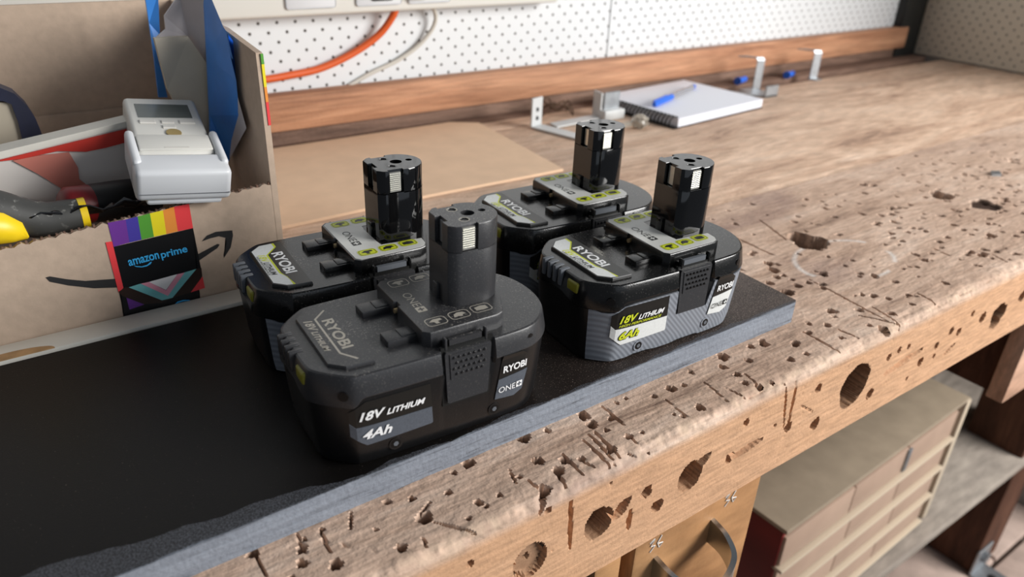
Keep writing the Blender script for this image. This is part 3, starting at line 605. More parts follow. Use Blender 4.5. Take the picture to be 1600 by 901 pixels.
def text_mesh(body, size, bold=0.0, shear=0.0, xs=1.0, spacing=1.0):
    cu = bpy.data.curves.new('txt', 'FONT'); cu.body = body; cu.size = size; cu.offset = bold; cu.shear = shear; cu.align_x = 'LEFT'; cu.space_character = spacing; cu.fill_mode = 'BOTH'
    o = bpy.data.objects.new('txt', cu); col.objects.link(o)
    dg = bpy.context.evaluated_depsgraph_get(); me = bpy.data.meshes.new_from_object(o.evaluated_get(dg))
    V = [(v.co.x*xs, v.co.y) for v in me.vertices]; F = [tuple(p.vertices) for p in me.polygons]
    bpy.data.objects.remove(o); bpy.data.curves.remove(cu); bpy.data.meshes.remove(me)
    x0 = min(v[0] for v in V); x1 = max(v[0] for v in V); y0 = min(v[1] for v in V)
    return [(a-x0, b) for a, b in V], F, x1-x0
def lettering(name, body, width, height, fn, mat, parent, bold=.0, shear=0.0):
    """text scaled to width x cap height, each vertex placed by fn(a, b)"""
    V, F, w_ = text_mesh(body, 1.0, bold, shear); top = max(v[1] for v in V); bot = min(0, min(v[1] for v in V))
    V = [(a/w_*width, b/top*height) for a, b in V]
    return mk(name, [fn(a, b) for a, b in V], F, mat, parent)
def disc_ring(name, c, r0, r1, z, mat, parent, n=20):
    V = []; F = []
    for k in range(n):
        a = 2*math.pi*k/n; V += [Vector((c[0]+math.cos(a)*r0, c[1]+math.sin(a)*r0, z))*U, Vector((c[0]+math.cos(a)*r1, c[1]+math.sin(a)*r1, z))*U]
    for k in range(n): j = (k+1) % n; F.append((2*k, 2*k+1, 2*j+1, 2*j))
    return mk(name, V, F, mat, parent)
def capprism(name, outer, z0, z1, mat, parent, holes=(), hz=None, bev=.5):
    """prism with chamfered top rim, pierced by round blind holes (x, y, r, depth)"""
    o2 = []; n = len(outer)
    for i in range(n):
        a, b, c = Vector(outer[i-1]), Vector(outer[i]), Vector(outer[(i+1) % n]); t1 = (b-a).normalized(); t2 = (c-b).normalized()
        n1 = Vector((-t1.y, t1.x)); n2 = Vector((-t2.y, t2.x)); m = (n1+n2); m = m/max(m.length_squared, .3)*2*.5*2/2
        o2.append(b+m*bev)
    bm = bmesh.new()
    A = [bm.verts.new(Vector((p[0], p[1], z0))*U) for p in outer]; B = [bm.verts.new(Vector((p[0], p[1], z1-bev))*U) for p in outer]; Cc = [bm.verts.new(Vector((p.x, p.y, z1))*U) for p in o2]
    for i in range(n):
        j = (i+1) % n; bm.faces.new((A[i], A[j], B[j], B[i])); bm.faces.new((B[i], B[j], Cc[j], Cc[i]))
    bm.faces.new(A[::-1])
    edges = [bm.edges.get((Cc[i], Cc[(i+1) % n])) for i in range(n)]
    for hx, hy, hr, hd in holes:
        k = 18; R = [bm.verts.new(Vector((hx+hr*math.cos(2*math.pi*q/k), hy+hr*math.sin(2*math.pi*q/k), z1))*U) for q in range(k)]
        R2 = [bm.verts.new(Vector((hx+hr*.9*math.cos(2*math.pi*q/k), hy+hr*.9*math.sin(2*math.pi*q/k), z1-hd))*U) for q in range(k)]
        for q in range(k):
            j = (q+1) % k; edges.append(bm.edges.new((R[q], R[j]))); bm.faces.new((R[j], R[q], R2[q], R2[j]))
        bm.faces.new(R2)
    bmesh.ops.triangle_fill(bm, edges=edges, use_beauty=True, use_dissolve=False)
    return frombm(name, bm, mat, parent, True, 32)
def rrect(cx, cy, hx, hy, r, n=5):
    P = []
    for (sx, sy, a0) in ((1, 1, 0), (-1, 1, 90), (-1, -1, 180), (1, -1, 270)):
        for k in range(n+1): a = math.radians(a0+90*k/n); P.append((cx+sx*(hx-r)+r*math.cos(a), cy+sy*(hy-r)+r*math.sin(a)))
    return P

def stem_outline(notch):
    hw = 14.4; P = [(74.3, -10.4)]
    if notch: P = [(74.3, -10.4), (77.5, -13.6), (80.4, -14.3), (80.4, -12.2), (89.4, -12.2), (89.4, -14.4)]
    else: P = [(74.3, -10.4), (77.5, -13.6), (80.4, -14.3), (89.4, -14.4)]
    cxx = 92.2
    P += [(cxx+hw*math.sin(math.pi*k/20)*.99, -hw*math.cos(math.pi*k/20)) for k in range(0, 21)]
    if notch: P += [(89.4, 14.4), (89.4, 12.2), (80.4, 12.2), (80.4, 14.3), (77.5, 13.6), (74.3, 10.4), (74.3, 3.4), (77.2, 3.4), (77.2, -4.6), (74.3, -4.6)]
    else: P += [(89.4, 14.4), (80.4, 14.3), (77.5, 13.6), (74.3, 10.4)]
    return P

PICTO = [[(-3.4, .2), (-1, 1.9), (2.6, 1.7), (2.8, .2), (.6, -.2), (1.0, -2.0), (-.8, -2.1), (-1.2, -.4)],
         [(-3.2, -1.6), (-2.4, .8), (-.4, 1.9), (2.2, 1.5), (3.2, -.2), (1.4, -.6), (.8, -1.9), (-1.2, -1.2)],
         [(-2.9, -1.4), (-3.0, 1.2), (.2, 1.9), (2.8, 1.3), (2.9, -1.5), (.4, -1.9)]]

def make_battery(hp):
    root = empty('power_tool_battery')
    top, low, stemm = (MT['b6'], MT['b4low'], MT['b6stem']) if hp else (MT['b4'], MT['b4low'], MT['b4'])
    rec = lambda p: 2.9 if 57 < p.x < 86.5 and abs(p.y) > 20 else 0
    rec2 = lambda p: 1.2 if 57.5 < p.x < 86 and abs(p.y) > 20 else 0
    loft('lower_case', [ring(9, 0), ring(6.2, 0.2), ring(5.0, 1.6), ring(3.6, 8), ring(.9, 40, rec2), ring(1.0, 46, rec)], low, root)
    def dip(p): 
        t = min(max((17-p.x)/6, 0), 1); t = t*t*(3-2*t); ends = 1 if abs(p.y) > 17 else min(max((abs(p.y)-6)/11, 0), 1)
        return 42.8-5.0*t*(.35+.65*ends)
    loft('top_shell', [ring(1.6, 0, rec, dip), ring(.15, 0, rec, dip), ring(0, 0, rec, lambda p: dip(p)+.5), ring(.7, 47.2, rec), ring(1.75, 52.8, rec), ring(2.2, 53.7, rec), ring(3.1, 54.2, rec)], top, root, cap0=True, ang=22)
    if hp:                                   # grey wrap-round cover on the lower sides
        for sg in (-1, 1):
            P = [(x, 0) for x in []]
            zs = [1.2, 2.2, 8, 24, 36.5, 40.5]; xsq = [-1.5, 0, 1, 4, 7, 10, 13, 16, 24, 32, 40, 48, 53, 57, 59, 70, 82, 85, 88, 93, 98, 103, 107, 111, 115, 119]
            V = []; F = []; m = len(zs)
            def zt_(x, z):
                lim = 40.8
                if x < 17: lim = min(lim, 36.2+4.6*min(max((x-9)/8, 0), 1)+3.5*min(max((4-x)/8, 0), 1))
                if 57.5 < x < 86: lim = 23.6
                return min(z, lim) if z < 40 else lim
            for lay in (0.55, -.6):
                for x in xsq:
                    for z in zs:
                        step = 1.4 if (26 < x < 46 or 64 < x < 84) and z < 2 else 0
                        V.append(side(x, zt_(x, z+step), lay, sg)*U)
            nx = len(xsq)
            for l_ in range(2):
                for i in range(nx-1):
                    for k in range(m-1): a = l_*nx*m+i*m+k; F.append((a, a+m, a+m+1, a+1))
            for i in range(nx-1):
                for k in (0, m-1): a = i*m+k; b = nx*m+i*m+k; F.append((a, a+m, b+m, b))
            for i in (0, nx-1):
                for k in range(m-1): a = i*m+k; b = nx*m+i*m+k; F.append((a, a+1, b+1, b))
            bm = bmesh.new(); vs = [bm.verts.new(v) for v in V]
            for f in F: bm.faces.new([vs[q] for q in f])
            bmesh.ops.remove_doubles(bm, verts=bm.verts[:], dist=1e-6)
            frombm('side_cover', bm, MT['b6side'], root, True, 40)
    # raised label plate at the nose
    plate = [(5.4, -23.2), (12.2, -29.6), (26, -30.4), (26, 30.4), (12.2, 29.6), (5.4, 23.2)]
    pp = capprism('nose_plate', plate, 53.5, 55.9, MT['labelblack'] if hp else top, root, bev=.9)
    zt_ = 55.95
    def flat(poly, name, mat, z=zt_, par=pp): return mk(name, [Vector((x, y, z))*U for x, y in poly], [tuple(range(len(poly)))], mat, par)
    # reading direction runs from the far side to the near side; letter tops toward the stem
    def onplate(x0, y0, z=zt_): return lambda a, b: Vector((x0+b, y0-a, z+.03))*U
    if hp:
        flat([(6.6, -22.2), (12.4, -27.9), (15.6, -28.6), (15.6, -18), (12.8, -12), (12.8, 14), (20, 23), (20, 29), (12.6, 28.6), (6.6, 22.6)][::-1][::-1], 'label_silver', MT['labelwhite'])
        flat([(15.6, -28.7), (17.0, -28.7), (13.9, -12), (13.9, 14), (21.3, 23.2), (21.3, 29), (20, 29), (20, 23), (12.8, 14), (12.8, -12), (15.6, -18.5)], 'label_lime_line', MT['inklime'], zt_+.01)
        lettering('lettering', 'RYOBI', 30, 6.4, onplate(16.2, 15.5), MT['inkwhite'], pp, .026)
        lettering('lettering', '18V', 10.5, 4.0, onplate(8.4, 15.5, zt_+.03), MT['inklime'], pp, .028, .25)
        lettering('lettering', 'LITHIUM', 18, 3.0, onplate(8.6, 4.6, zt_+.03), MT['inkdark'], pp, .028, .25)
        lettering('lettering', 'HIGH PERFORMANCE', 27, 1.3, onplate(6.9, 14.5, zt_+.03), MT['inkdark'], pp, .01, .2)
    else:
        flat([(20.5, 25.5), (13.4, 18.4), (13.4, -17.5), (19.0, -25.8), (20.1, -25.2), (14.4, -17.1), (14.4, 17.9), (21.3, 24.8)][::-1], 'label_line', MT['inkcream'])
        lettering('lettering', 'RYOBI', 30, 5.6, onplate(16.4, 15.5), MT['inkcream'], pp, .026)
        lettering('lettering', '18V', 11, 4.2, onplate(7.9, 18.5), MT['inkcream'], pp, .022, .25)
        lettering('lettering', 'LITHIUM', 20, 3.0, onplate(8.1, 7.0), MT['inkcream'], pp, .022, .25)
    # plateau round the stem
    plat = [(51.5, -27.6), (54.6, -30.8), (92, -30.4), (96.2, -28.8), (98.6, -25), (104, -13), (107.8, 0), (104, 13), (98.6, 25), (96.2, 28.8), (92, 30.4), (54.6, 30.8), (51.5, 27.6), (51.5, 6), (53.0, 5.6), (53.0, 1.4), (51.5, 1)]
    pt = capprism('platform', plat, 53, 62.3, top, root, bev=.8)
    if hp:
        q = [(52.8, -26.6), (55.2, -29.4), (92, -29), (95.6, -27.6), (97.6, -24.4), (98.5, -17.5), (73.2, -15.5), (72.6, -10), (72.6, 10), (73.2, 15.5), (98.5, 17.5), (97.6, 24.4), (95.6, 27.6), (92, 29), (55.2, 29.4), (52.8, 26.6)]
        bm = bmesh.new(); vs = [bm.verts.new(Vector((x, y, 62.45))*U) for x, y in q]; vs2 = [bm.verts.new(Vector((x, y, 62.2))*U) for x, y in q]
        bm.faces.new(vs); [bm.faces.new((vs[i], vs2[i], vs2[(i+1) % len(q)], vs[(i+1) % len(q)])) for i in range(len(q))]; bmesh.ops.triangulate(bm, faces=[f for f in bm.faces if len(f.verts) > 4])
        frombm('silver_label', bm, MT['b6plate'], pt)
    zi = 62.55 if hp else 62.38
    cyl('terminal_pin', Vector((50.6, 3.4, 58.5))*U, Vector((53.5, 3.4, 58.5))*U, 1.4*U, MT['brass'], pt, 10)
    ink = MT['inkdark'] if hp else MT['inkcream']
    lettering('lettering', 'ONE', 15.5, 4.6, lambda a, b: Vector((58.4+b, 11.5-a, zi))*U, ink, pt, 0.0)
    sq = rrect(60.7, -7.6, 2.6, 2.6, .5, 2)
    mk('plus_badge', [Vector((x, y, zi))*U for x, y in sq], [tuple(range(len(sq)))], ink, pt)
    pl2 = [(-.5, -1.7), (.5, -1.7), (.5, -.5), (1.7, -.5), (1.7, .5), (.5, .5), (.5, 1.7), (-.5, 1.7), (-.5, .5), (-1.7, .5), (-1.7, -.5), (-.5, -.5)]
    mk('plus_sign', [Vector((60.7+x, -7.6+y, zi+.05))*U for x, y in pl2], [tuple(range(12))], MT['b6plate'] if hp else top, pt)
    for k, (ix, iy) in enumerate(((62, -21.8), (75.2, -21.2), (88.2, -20.4), (62.4, 24.0), (75.4, 24.6), (88.2, 24))):
        o_, i_ = rrect(ix, iy, 5.6, 3.9, 2.4), rrect(ix, iy, 5.1, 3.4, 2.0); n = len(o_)
        if hp:
            mk('icon_field', [Vector((x, y, zi))*U for x, y in o_], [tuple(range(n))], MT['inklime'], pt)
            o2, i2 = rrect(ix, iy, 5.0, 3.3, 2.0), rrect(ix, iy, 4.7, 3.0, 1.8)
            mk('icon_ring', [Vector((x, y, zi+.03))*U for x, y in o2+i2], [(q, (q+1) % n, n+(q+1) % n, n+q) for q in range(n)], MT['inkdark'], pt)
        else: mk('icon_ring', [Vector((x, y, zi))*U for x, y in o_+i_], [(q, (q+1) % n, n+(q+1) % n, n+q) for q in range(n)], MT['inkcream'], pt)
        pc = PICTO[k % 3]; mk('icon_tool', [Vector((ix+x*1.15, iy+y*1.15, zi+.05))*U for x, y in pc], [tuple(range(len(pc)))], MT['inkdark'] if hp else MT['inkcream'], pt)
    # guide tabs between plate and plateau
    for y0 in (10.4, -21.6):
        bm = bmesh.new(); bbox(bm, Vector((36.2, y0, 53.5))*U, Vector((52, y0+10.4, 57.6))*U, .7*U); bbox(bm, Vector((44, y0+1.2, 56))*U, Vector((52, y0+9.2, 58.2))*U, .5*U)
        frombm('guide_tab', bm, top, root, True)
    # stem
    s1 = capprism('stem', [(x, y) for x, y in stem_outline(False)], 61.5, 92.6, stemm, root, bev=.02)
    V0 = stem_outline(True)
    capprism('stem_head', V0, 92.0, 106.3, stemm, s1, holes=((91.2, .4, 3.6, 6), (99.6, .6, 2.0, 2), (86, 7.4, 3.0, .6), (85.6, -6.6, 3.0, .6)), bev=.5)
    for c in ((86, 7.4), (85.6, -6.6)): disc_ring('stem_ring', c, 2.2, 2.9, 106.35, MT['inkcream'] if not hp else MT['b6'], s1)
    cyl('stem_screw', Vector((91.2, .4, 100))*U, Vector((91.2, .4, 103.5))*U, 2.6*U, MT['hole'], s1, 12)
    for sg in (-1, 1):
        bm = bmesh.new(); bbox(bm, Vector((80.9, 12.2, 93))*U, Vector((88.0, 13.6, 105))*U, .2*U, 1)
        if not hp or True:
            for k in range(9): bbox(bm, Vector((81.0, 13.5, 93.8+k*1.2))*U, Vector((87.9, 13.95, 94.5+k*1.2))*U)
        if sg < 0: bmesh.ops.scale(bm, vec=(1, -1, 1), verts=bm.verts[:])
        frombm('side_contact', bm, MT['contact'], s1)
    box('front_contact', Vector((76.6, -3.6, 93.2))*U, Vector((77.4, 2.4, 104.8))*U, MT['contact'] if hp else MT['galv'], s1)
    bbx = bmesh.new(); bbox(bbx, Vector((72.6, -1.6, 62))*U, Vector((74.6, 3.6, 71))*U, .4*U); frombm('stem_key', bbx, stemm, s1, True)
    # rib vents and charge button at the nose
    for k in range(4):
        y = 13.6-k*5.6
        bm = bmesh.new(); bbox(bm, Vector((-6.8, y-1.5, 44.0))*U, Vector((.5, y+1.5, 54.9))*U, .9*U); frombm('vent_rib', bm, MT['slate'] if hp else top, root, True)
    bm = bmesh.new(); bbox(bm, Vector((-5.75, -19.6, 45.0))*U, Vector((-1.5, -9.6, 51.6))*U, 1.2*U, 3); frombm('charge_button', bm, MT['led'], root, True)
    # side features, both sides
    for sg in (-1, 1):
        sf = lambda x, z, o, s=sg: side(x, z, o, s); ff = lambda x, z, o, s=sg: flatside(x, z, o, s)
        cov = .55 if hp else 0
        hs = slab('latch_well', [(57.2, 22.5), (83.8, 22.5), (86.4, 45), (86.4, 55.5), (57.2, 55.5)], ff, -3, -1.2, MT['labelblack'], root)
        lt = slab('latch_button', [(59.4, 25.2), (60.2, 24.4), (81.6, 24.4), (82.4, 25.2), (84.6, 52), (83.8, 53.4), (59.2, 53.4), (58.6, 52)], ff, -2, .3, MT['b4'] if not hp else MT['labelgrey'] if False else MT['b4'], root)
        slab('grip_pad', [(61.4, 37.8), (82.2, 37.8), (83.2, 52), (61.0, 52)], ff, 0, .75, MT['b4'], lt)
        bm = bmesh.new()
        for r in range(4):
            for c in range(7 if r % 2 == 0 else 6):
                x = 63.4+c*2.85+(1.4 if r % 2 else 0); z = 50.0-r*3.1; p = ff(x, z, 1.0)*U
                bmesh.ops.create_icosphere(bm, subdivisions=1, radius=.85*U, matrix=Matrix.Translation(p))
        frombm('grip_dots', bm, MT['b4low'] if hp else MT['b4'], lt, True)
        cb_ = slab('latch_clip', [(62.2, 55.2), (80.2, 55.2), (80.2, 58.6), (62.2, 58.6)], lambda x, z, o, s=sg: Vector((x, s*(34.4+o), z)), -1.2, 1.0, MT['slate'] if hp else MT['b4'], root)
        for x in (60.0, 82.4):
            bm = bmesh.new(); bbox(bm, Vector((x-.7, 33.2, 53.6))*U, Vector((x+.7, 36.4, 60.2))*U, .5*U)
            if sg < 0: bmesh.ops.scale(bm, vec=(1, -1, 1), verts=bm.verts[:])
            frombm('clip_post', bm, top, root, True)
        bm = bmesh.new(); bbox(bm, Vector((60, 30.5, 53))*U, Vector((82.4, 33.2, 57))*U, .3*U)
        if sg < 0: bmesh.ops.scale(bm, vec=(1, -1, 1), verts=bm.verts[:])
        frombm('latch_slot', bm, MT['labelblack'], root)
        # main label
        a = slab('side_label', [(8.8, 34.8), (16.9, 40.0), (49.8, 40.0), (52.2, 14.8), (51.2, 14.2), (17.3, 13.0), (8.6, 20)], sf, -.3, cov+.35, MT['labelblack'], root, 6)
        slab('label_band', [(8.8, 27.8), (11.5, 25.2), (51.1, 25.2), (52.0, 15.0), (51.2, 14.4), (17.3, 13.2), (8.7, 20)], sf, cov+.3, cov+.5, MT['labelwhite'] if hp else MT['labelgrey'], a, 6)
        def onside(x0, z0, o=cov+.95, s=sg): return lambda q, b: side(x0+q if s < 0 else x0-q, z0+b, o, s)*U
        X = lambda x, w_: x if sg < 0 else x+w_
        lettering('lettering', '18V', 13, 5.0, onside(X(13.6, 33), 29.4), MT['inklime'] if hp else MT['inkwhite'], a, .030, .3)
        lettering('lettering', 'LITHIUM', 20, 3.4, onside(X(27.2, 6), 29.4), MT['inkwhite'], a, .030, .3)
        if hp: lettering('lettering', 'HIGH PERFORMANCE', 32, 1.7, onside(X(13.6, 32), 26.6), MT['inklime'], a, .012, .25)
        if hp: lettering('lettering_outline', '6Ah', 15.6, 6.0, onside(X(14.6, 15.6), 17.3, cov+.8), MT['inkdark'], a, .075, .3)
        lettering('lettering', '6Ah' if hp else '4Ah', 15, 5.4, onside(X(15, 15), 17.6), MT['inklime'] if hp else MT['inkwhite'], a, .030, .3)
        # tail label
        b = slab('tail_label', [(87.8, 15.6), (90.8, 43.0), (102.6, 42.6), (107.6, 39), (107.8, 28.6), (105.3, 16.7), (100, 14.0)], sf, -.3, cov+.45, MT['labelblack'], root, 8)
        slab('label_band', [(87.9, 15.8), (89.3, 28.2), (107.7, 29.6), (105.2, 16.9), (100, 14.2)], sf, cov+.3, cov+.65, MT['labelwhite'] if hp else MT['labelgrey'], b, 8)
        lettering('lettering', 'RYOBI', 14.6, 4.2, onside(X(91.5, 14.6), 32.2, cov+1.1), MT['inkwhite'], b, .026)
        lettering('lettering', 'ONE', 10.4, 3.6, onside(X(89.6, 15), 19.6, cov+1.2), MT['inkdark'] if hp else MT['inkwhite'], b, .0)
        sqq = rrect(0, 0, 1.9, 1.9, .3, 2)
        mk('plus_badge', [sf(102.6+x, 21.4+z, cov+1.1)*U for x, z in sqq], [tuple(range(len(sqq)))], MT['inkdark'] if hp else MT['inkwhite'], b)
        mk('plus_sign', [sf(102.6+x*.8, 21.4+z*.8, cov+1.2)*U for x, z in pl2], [tuple(range(12))], MT['labelwhite'] if hp else MT['labelgrey'], b)
        # case screws and corner sockets
        for (x, z, r) in ((32.0, 8.6, 2.6), (88.2, 9.4, 2.6), (7.6, 44.2, 2.6), (108.6, 48.0, 2.0)):
            p = sf(x, z, cov-.2); n = (sf(x, z, 1)-sf(x, z, 0)).normalized()
            if z < 20:
                bosses = tube('screw_boss', [(p-n*1.0)*U, (p+n*.7)*U], (r+1.0)*U, MT['b6side'] if hp else low, root, 18)
            tube('case_screw', [(p-n*1.0)*U, (p+n*(.78 if z < 20 else .35))*U], r*U, MT['hole'], root, 16)
            tube('screw_head', [(p-n*1.0)*U, (p+n*(.95 if z < 20 else .45))*U], r*.55*U, MT['slate'] if z < 20 else MT['hole'], root, 6)
    return root

def copy_tree(o, parent=None):
    c = o.copy(); col.objects.link(c); c.parent = parent
    for ch in [q for q in o.children]: copy_tree(ch, c)
    return c
GB = 'power tool batteries on the black plywood'
b4 = make_battery(False); b6 = make_battery(True)
def place(o, x, y, deg, label):
    o.location = (x, y, ZP-.0001); o.rotation_euler = (0, 0, math.radians(deg)); tag(o, label, 'battery', GB)
place(b4, .0992, .3048, -3.34, 'matt charcoal battery marked 4Ah with plain grey lettering')
place(b6, .2655, .3083, -3.11, 'glossy black 6Ah battery with grey side cover nearest the end of the plywood')
place(copy_tree(b6), .1050, .3939, -3.41, 'glossy black battery with silver top label directly behind the matt charcoal one')
place(copy_tree(b6), .2717, .3968, -3.23, 'glossy black battery with silver top label behind the 6Ah one near the galvanised brackets')

# ------------------------------------------------------------------ white board behind the plywood
wbd = empty('painted_offcut', (0, 0, ZB), 0, 'white painted board offcut between black plywood and cardboard box', 'board')
box('board', (-.45, .4594, 0), (.137, .4788, .0186), MT['whitepaint'], wbd, .0012)
n = 24; hd = [(-.020+.024*math.cos(math.pi*k/n), .4597+.0075*math.sin(math.pi*k/n)) for k in range(n+1)]
prism('bare_wood_patch', [(x, y, .0182) for x, y in hd], (0, 0, .0006), MT['rawwood'], wbd)

# ------------------------------------------------------------------ flat cardboard sheet
cs = [onz(*p, .002) for p in ((180, 330), (440, 240), (700, 195), (757, 203), (877, 268), (660, 308), (440, 366), (300, 400))]
cpoly = [(.10, .600), (.10, .815), (.262, .818), (.492, .820), (.524, .800), (.506, .604), (.340, .607)]
tag(prism('cardboard_sheet', [(x, y, ZB) for x, y in cpoly], (0, 0, .003), MT['cardflat']), 'flat tan cardboard sheet lying on the bench beside the box', 'cardboard')

# ------------------------------------------------------------------ open cardboard box
BX0, BX1, BY0, BY1 = -.125, .153, .480, .690
bxo = empty('cardboard_box', ((BX0+BX1)/2, (BY0+BY1)/2, ZB), 0, 'open brown cardboard box with printed tape and black arrow', 'box')
BXI = Matrix.Translation(bxo.location).inverted()
def BL(p): return BXI @ Vector(p)
def zt(x): return .0767+(x+.009)*.0745
# front panel with a slightly ragged corrugated top edge
V = []; F = []; n = 140
for k in range(n+1):
    x = BX0+.004+(BX1-.0082-BX0)*k/n; z = zt(x)+.0006*math.sin(k*1.7)+.0004*math.sin(k*.37*3)
    V += [BL((x, BY0, ZB)), BL((x, BY0, ZB+z)), BL((x, BY0+.004, ZB+z-.0004)), BL((x, BY0+.004, ZB))]
for k in range(n):
    for j in range(4): F.append((4*k+j, 4*k+4+j, 4*k+4+(j+1) % 4, 4*k+(j+1) % 4))
F += [(0, 1, 2, 3), tuple(4*n+j for j in (3, 2, 1, 0))]
fp = mk('front_panel', V, F, MT['cardboard'], bxo)
V = []
for k in range(n):                                   # fluting seen in the cut edge
    if k % 2: x = BX0+(BX1-BX0)*(k+.5)/n; V.append(x)
bm = bmesh.new()
for x in V: bbox(bm, BL((x-.0006, BY0+.0009, ZB+zt(x)-.002)), BL((x+.0006, BY0+.0031, ZB+zt(x)+.0009)))
o = frombm('cut_fluting', bm, MT['darkwood'], fp)
rp = prism('side_panel', [BL((BX1-.004, y, ZB+z)) for y, z in ((BY0, 0), (BY0, .088), (BY0-.0005, .12), (BY0, .1735), (.545, .1785), (.62, .177), (BY1, .180), (BY1, 0))], (.004, 0, 0), MT['cardboard'], bxo)
prism('side_panel', [BL((BX0, y, ZB+z)) for y, z in ((BY0, 0), (BY0, .075), (BY1, .18), (BY1, 0))], (.004, 0, 0), MT['cardboard'], bxo)
box('back_panel', BL((BX0+.004, BY1-.004, ZB)), BL((BX1-.004, BY1, ZB+.180)), MT['cardboard'], bxo)
box('inner_flap', BL((BX0+.006, BY1-.0085, ZB+.004)), BL((BX1-.006, BY1-.0045, ZB+.099)), MT['cardboard'], bxo, .0012)
box('base_panel', BL((BX0+.004, BY0+.004, ZB)), BL((BX1-.004, BY1-.004, ZB+.004)), MT['cardboard'], bxo)
# printed tape wrapping the cut front edge of the side panel
for z0_, z1_, nm_, c_ in ((.1665, .1728, 'tpe_green', (88, 160, 58)), (.1525, .1665, 'tpe_yellow', (240, 222, 40)), (.143, .1525, 'tpe_orange', (240, 150, 64)), (.128, .143, 'tpe_red', (238, 70, 74))):
    box('tape_wrap', BL((BX1-.0014, BY0-.0009, ZB+z0_)), BL((BX1+.0003, BY0+.004, ZB+z1_)), plain(nm_, c_, .4), rp)
# printed tape on the front panel
for nm, c in (('tp_purple', (112, 56, 150)), ('tp_indigo', (72, 62, 160)), ('tp_green', (88, 160, 58)), ('tp_yellow', (240, 222, 40)), ('tp_orange', (240, 150, 64)), ('tp_red', (238, 70, 74)), ('tp_black', (16, 16, 18)), ('tp_cyan', (122, 194, 196)), ('tp_pink', (236, 160, 180)), ('tp_white', (240, 238, 238)), ('tp_brown', (52, 36, 30)), ('tp_blue', (64, 176, 236)), ('ar_ink', (38, 37, 38))):
    MT[nm] = plain(nm, c, .4 if nm != 'ar_ink' else .8)
def onbox(u, v, off): 
    p = ony(u, v, BY0); return BL((p.x, BY0-off, p.z))
def decal(name, pts2, mat, off, par=fp, sc=.2331, o=(160, 300)):
    P = [onbox(o[0]+sc*x, o[1]+sc*y, off) for x, y in pts2]
    bm = bmesh.new(); bm.faces.new([bm.verts.new(p) for p in P]); bmesh.ops.triangulate(bm, faces=bm.faces[:]); 
    return frombm(name, bm, MT[mat], par)
tops = [(35, 205), (155, 182), (235, 163), (318, 141), (405, 121), (478, 97), (580, 78)]; bots = [(75, 365), (180, 337), (262, 318), (345, 298), (428, 280), (505, 262), (607, 240)]
decal('tape', [(75, 365), (607, 240), (658, 500), (665, 560), (640, 640), (655, 712), (660, 760), (150, 905), (147, 830), (105, 640)], 'tp_black', .0003)
for k, c in enumerate(('purple', 'indigo', 'green', 'yellow', 'orange', 'red')): decal('tape_stripe', [tops[k], tops[k+1], bots[k+1], bots[k]], 'tp_'+c, .0003)
decal('tape_stripe', [(20, 335), (64, 328), (140, 640), (108, 672)], 'tp_red', .0004)
decal('tape_stripe', [(590, 670), (670, 562), (686, 640)], 'tp_red', .0005)
decal('tape_stripe', [(108, 665), (150, 636), (178, 636), (395, 722), (475, 700), (628, 512), (662, 505), (668, 562), (588, 672), (490, 700), (395, 740), (260, 750), (160, 705), (128, 690)], 'tp_brown', .0005)
decal('tape_stripe', [(175, 635), (255, 610), (435, 690), (550, 535), (628, 512), (468, 705), (398, 722)], 'tp_cyan', .0007)
decal('tape_stripe', [(255, 610), (310, 598), (425, 655), (500, 547), (550, 535), (437, 692)], 'tp_pink', .0008)
decal('tape_stripe', [(310, 598), (500, 546), (424, 652)], 'tp_white', .0009)
decal('tape_stripe', [(160, 705), (280, 750), (180, 785)], 'tp_purple', .0006)
def boxtext(body, p0, p1, h, bold=.02):
    a = onbox(160+.2331*p0[0], 300+.2331*p0[1], .0007); b_ = onbox(160+.2331*p1[0], 300+.2331*p1[1], .0007); d = (b_-a); upv = Vector((-d.z, 0, d.x)).normalized()
    lettering('lettering', body, 1.0, h, lambda q, t: a+d*q+upv*t, MT['tp_blue'], fp, bold)
boxtext('amazon', (178, 492), (382, 440), .0040); boxtext('prime', (395, 440), (570, 396), .0046)
sm = [(205, 487), (225, 492), (262, 494), (298, 484), (318, 466), (330, 462), (322, 478), (296, 494), (262, 501), (224, 498)]
decal('smile_mark', sm, 'tp_blue', .0008)
decal('smile_mark', [(478, 752), (500, 730), (540, 718), (580, 718), (602, 728), (575, 726), (540, 728), (505, 740)], 'tp_blue', .0008)
decal('arrow_head', [(665, 330), (700, 290), (760, 265), (870, 255), (875, 290), (860, 370), (815, 440), (812, 420), (830, 340), (825, 305), (780, 295), (720, 310)], 'ar_ink', .0002)
decal('arrow_shaft', [(640, 415), (770, 346), (786, 350), (770, 375), (645, 460)], 'ar_ink', .0002)
decal('arrow_tail', [(160, 525), (175, 521), (235, 531), (300, 537), (400, 530), (425, 528), (425, 560), (330, 563), (240, 553), (175, 540)], 'ar_ink', .0002, fp, .444, (0, 200))

# ------------------------------------------------------------------ things in the box
def poly_on_y(name, px, y, th, mat, parent=None, bev=0, tilt=0):
    P = []
    for u, v in px: P.append(ony(u, v, y))
    return prism(name, P, (0, th, 0), mat, parent, bev)
MT['greybtn2'] = plain('seam_grey', (120, 122, 126), .5)
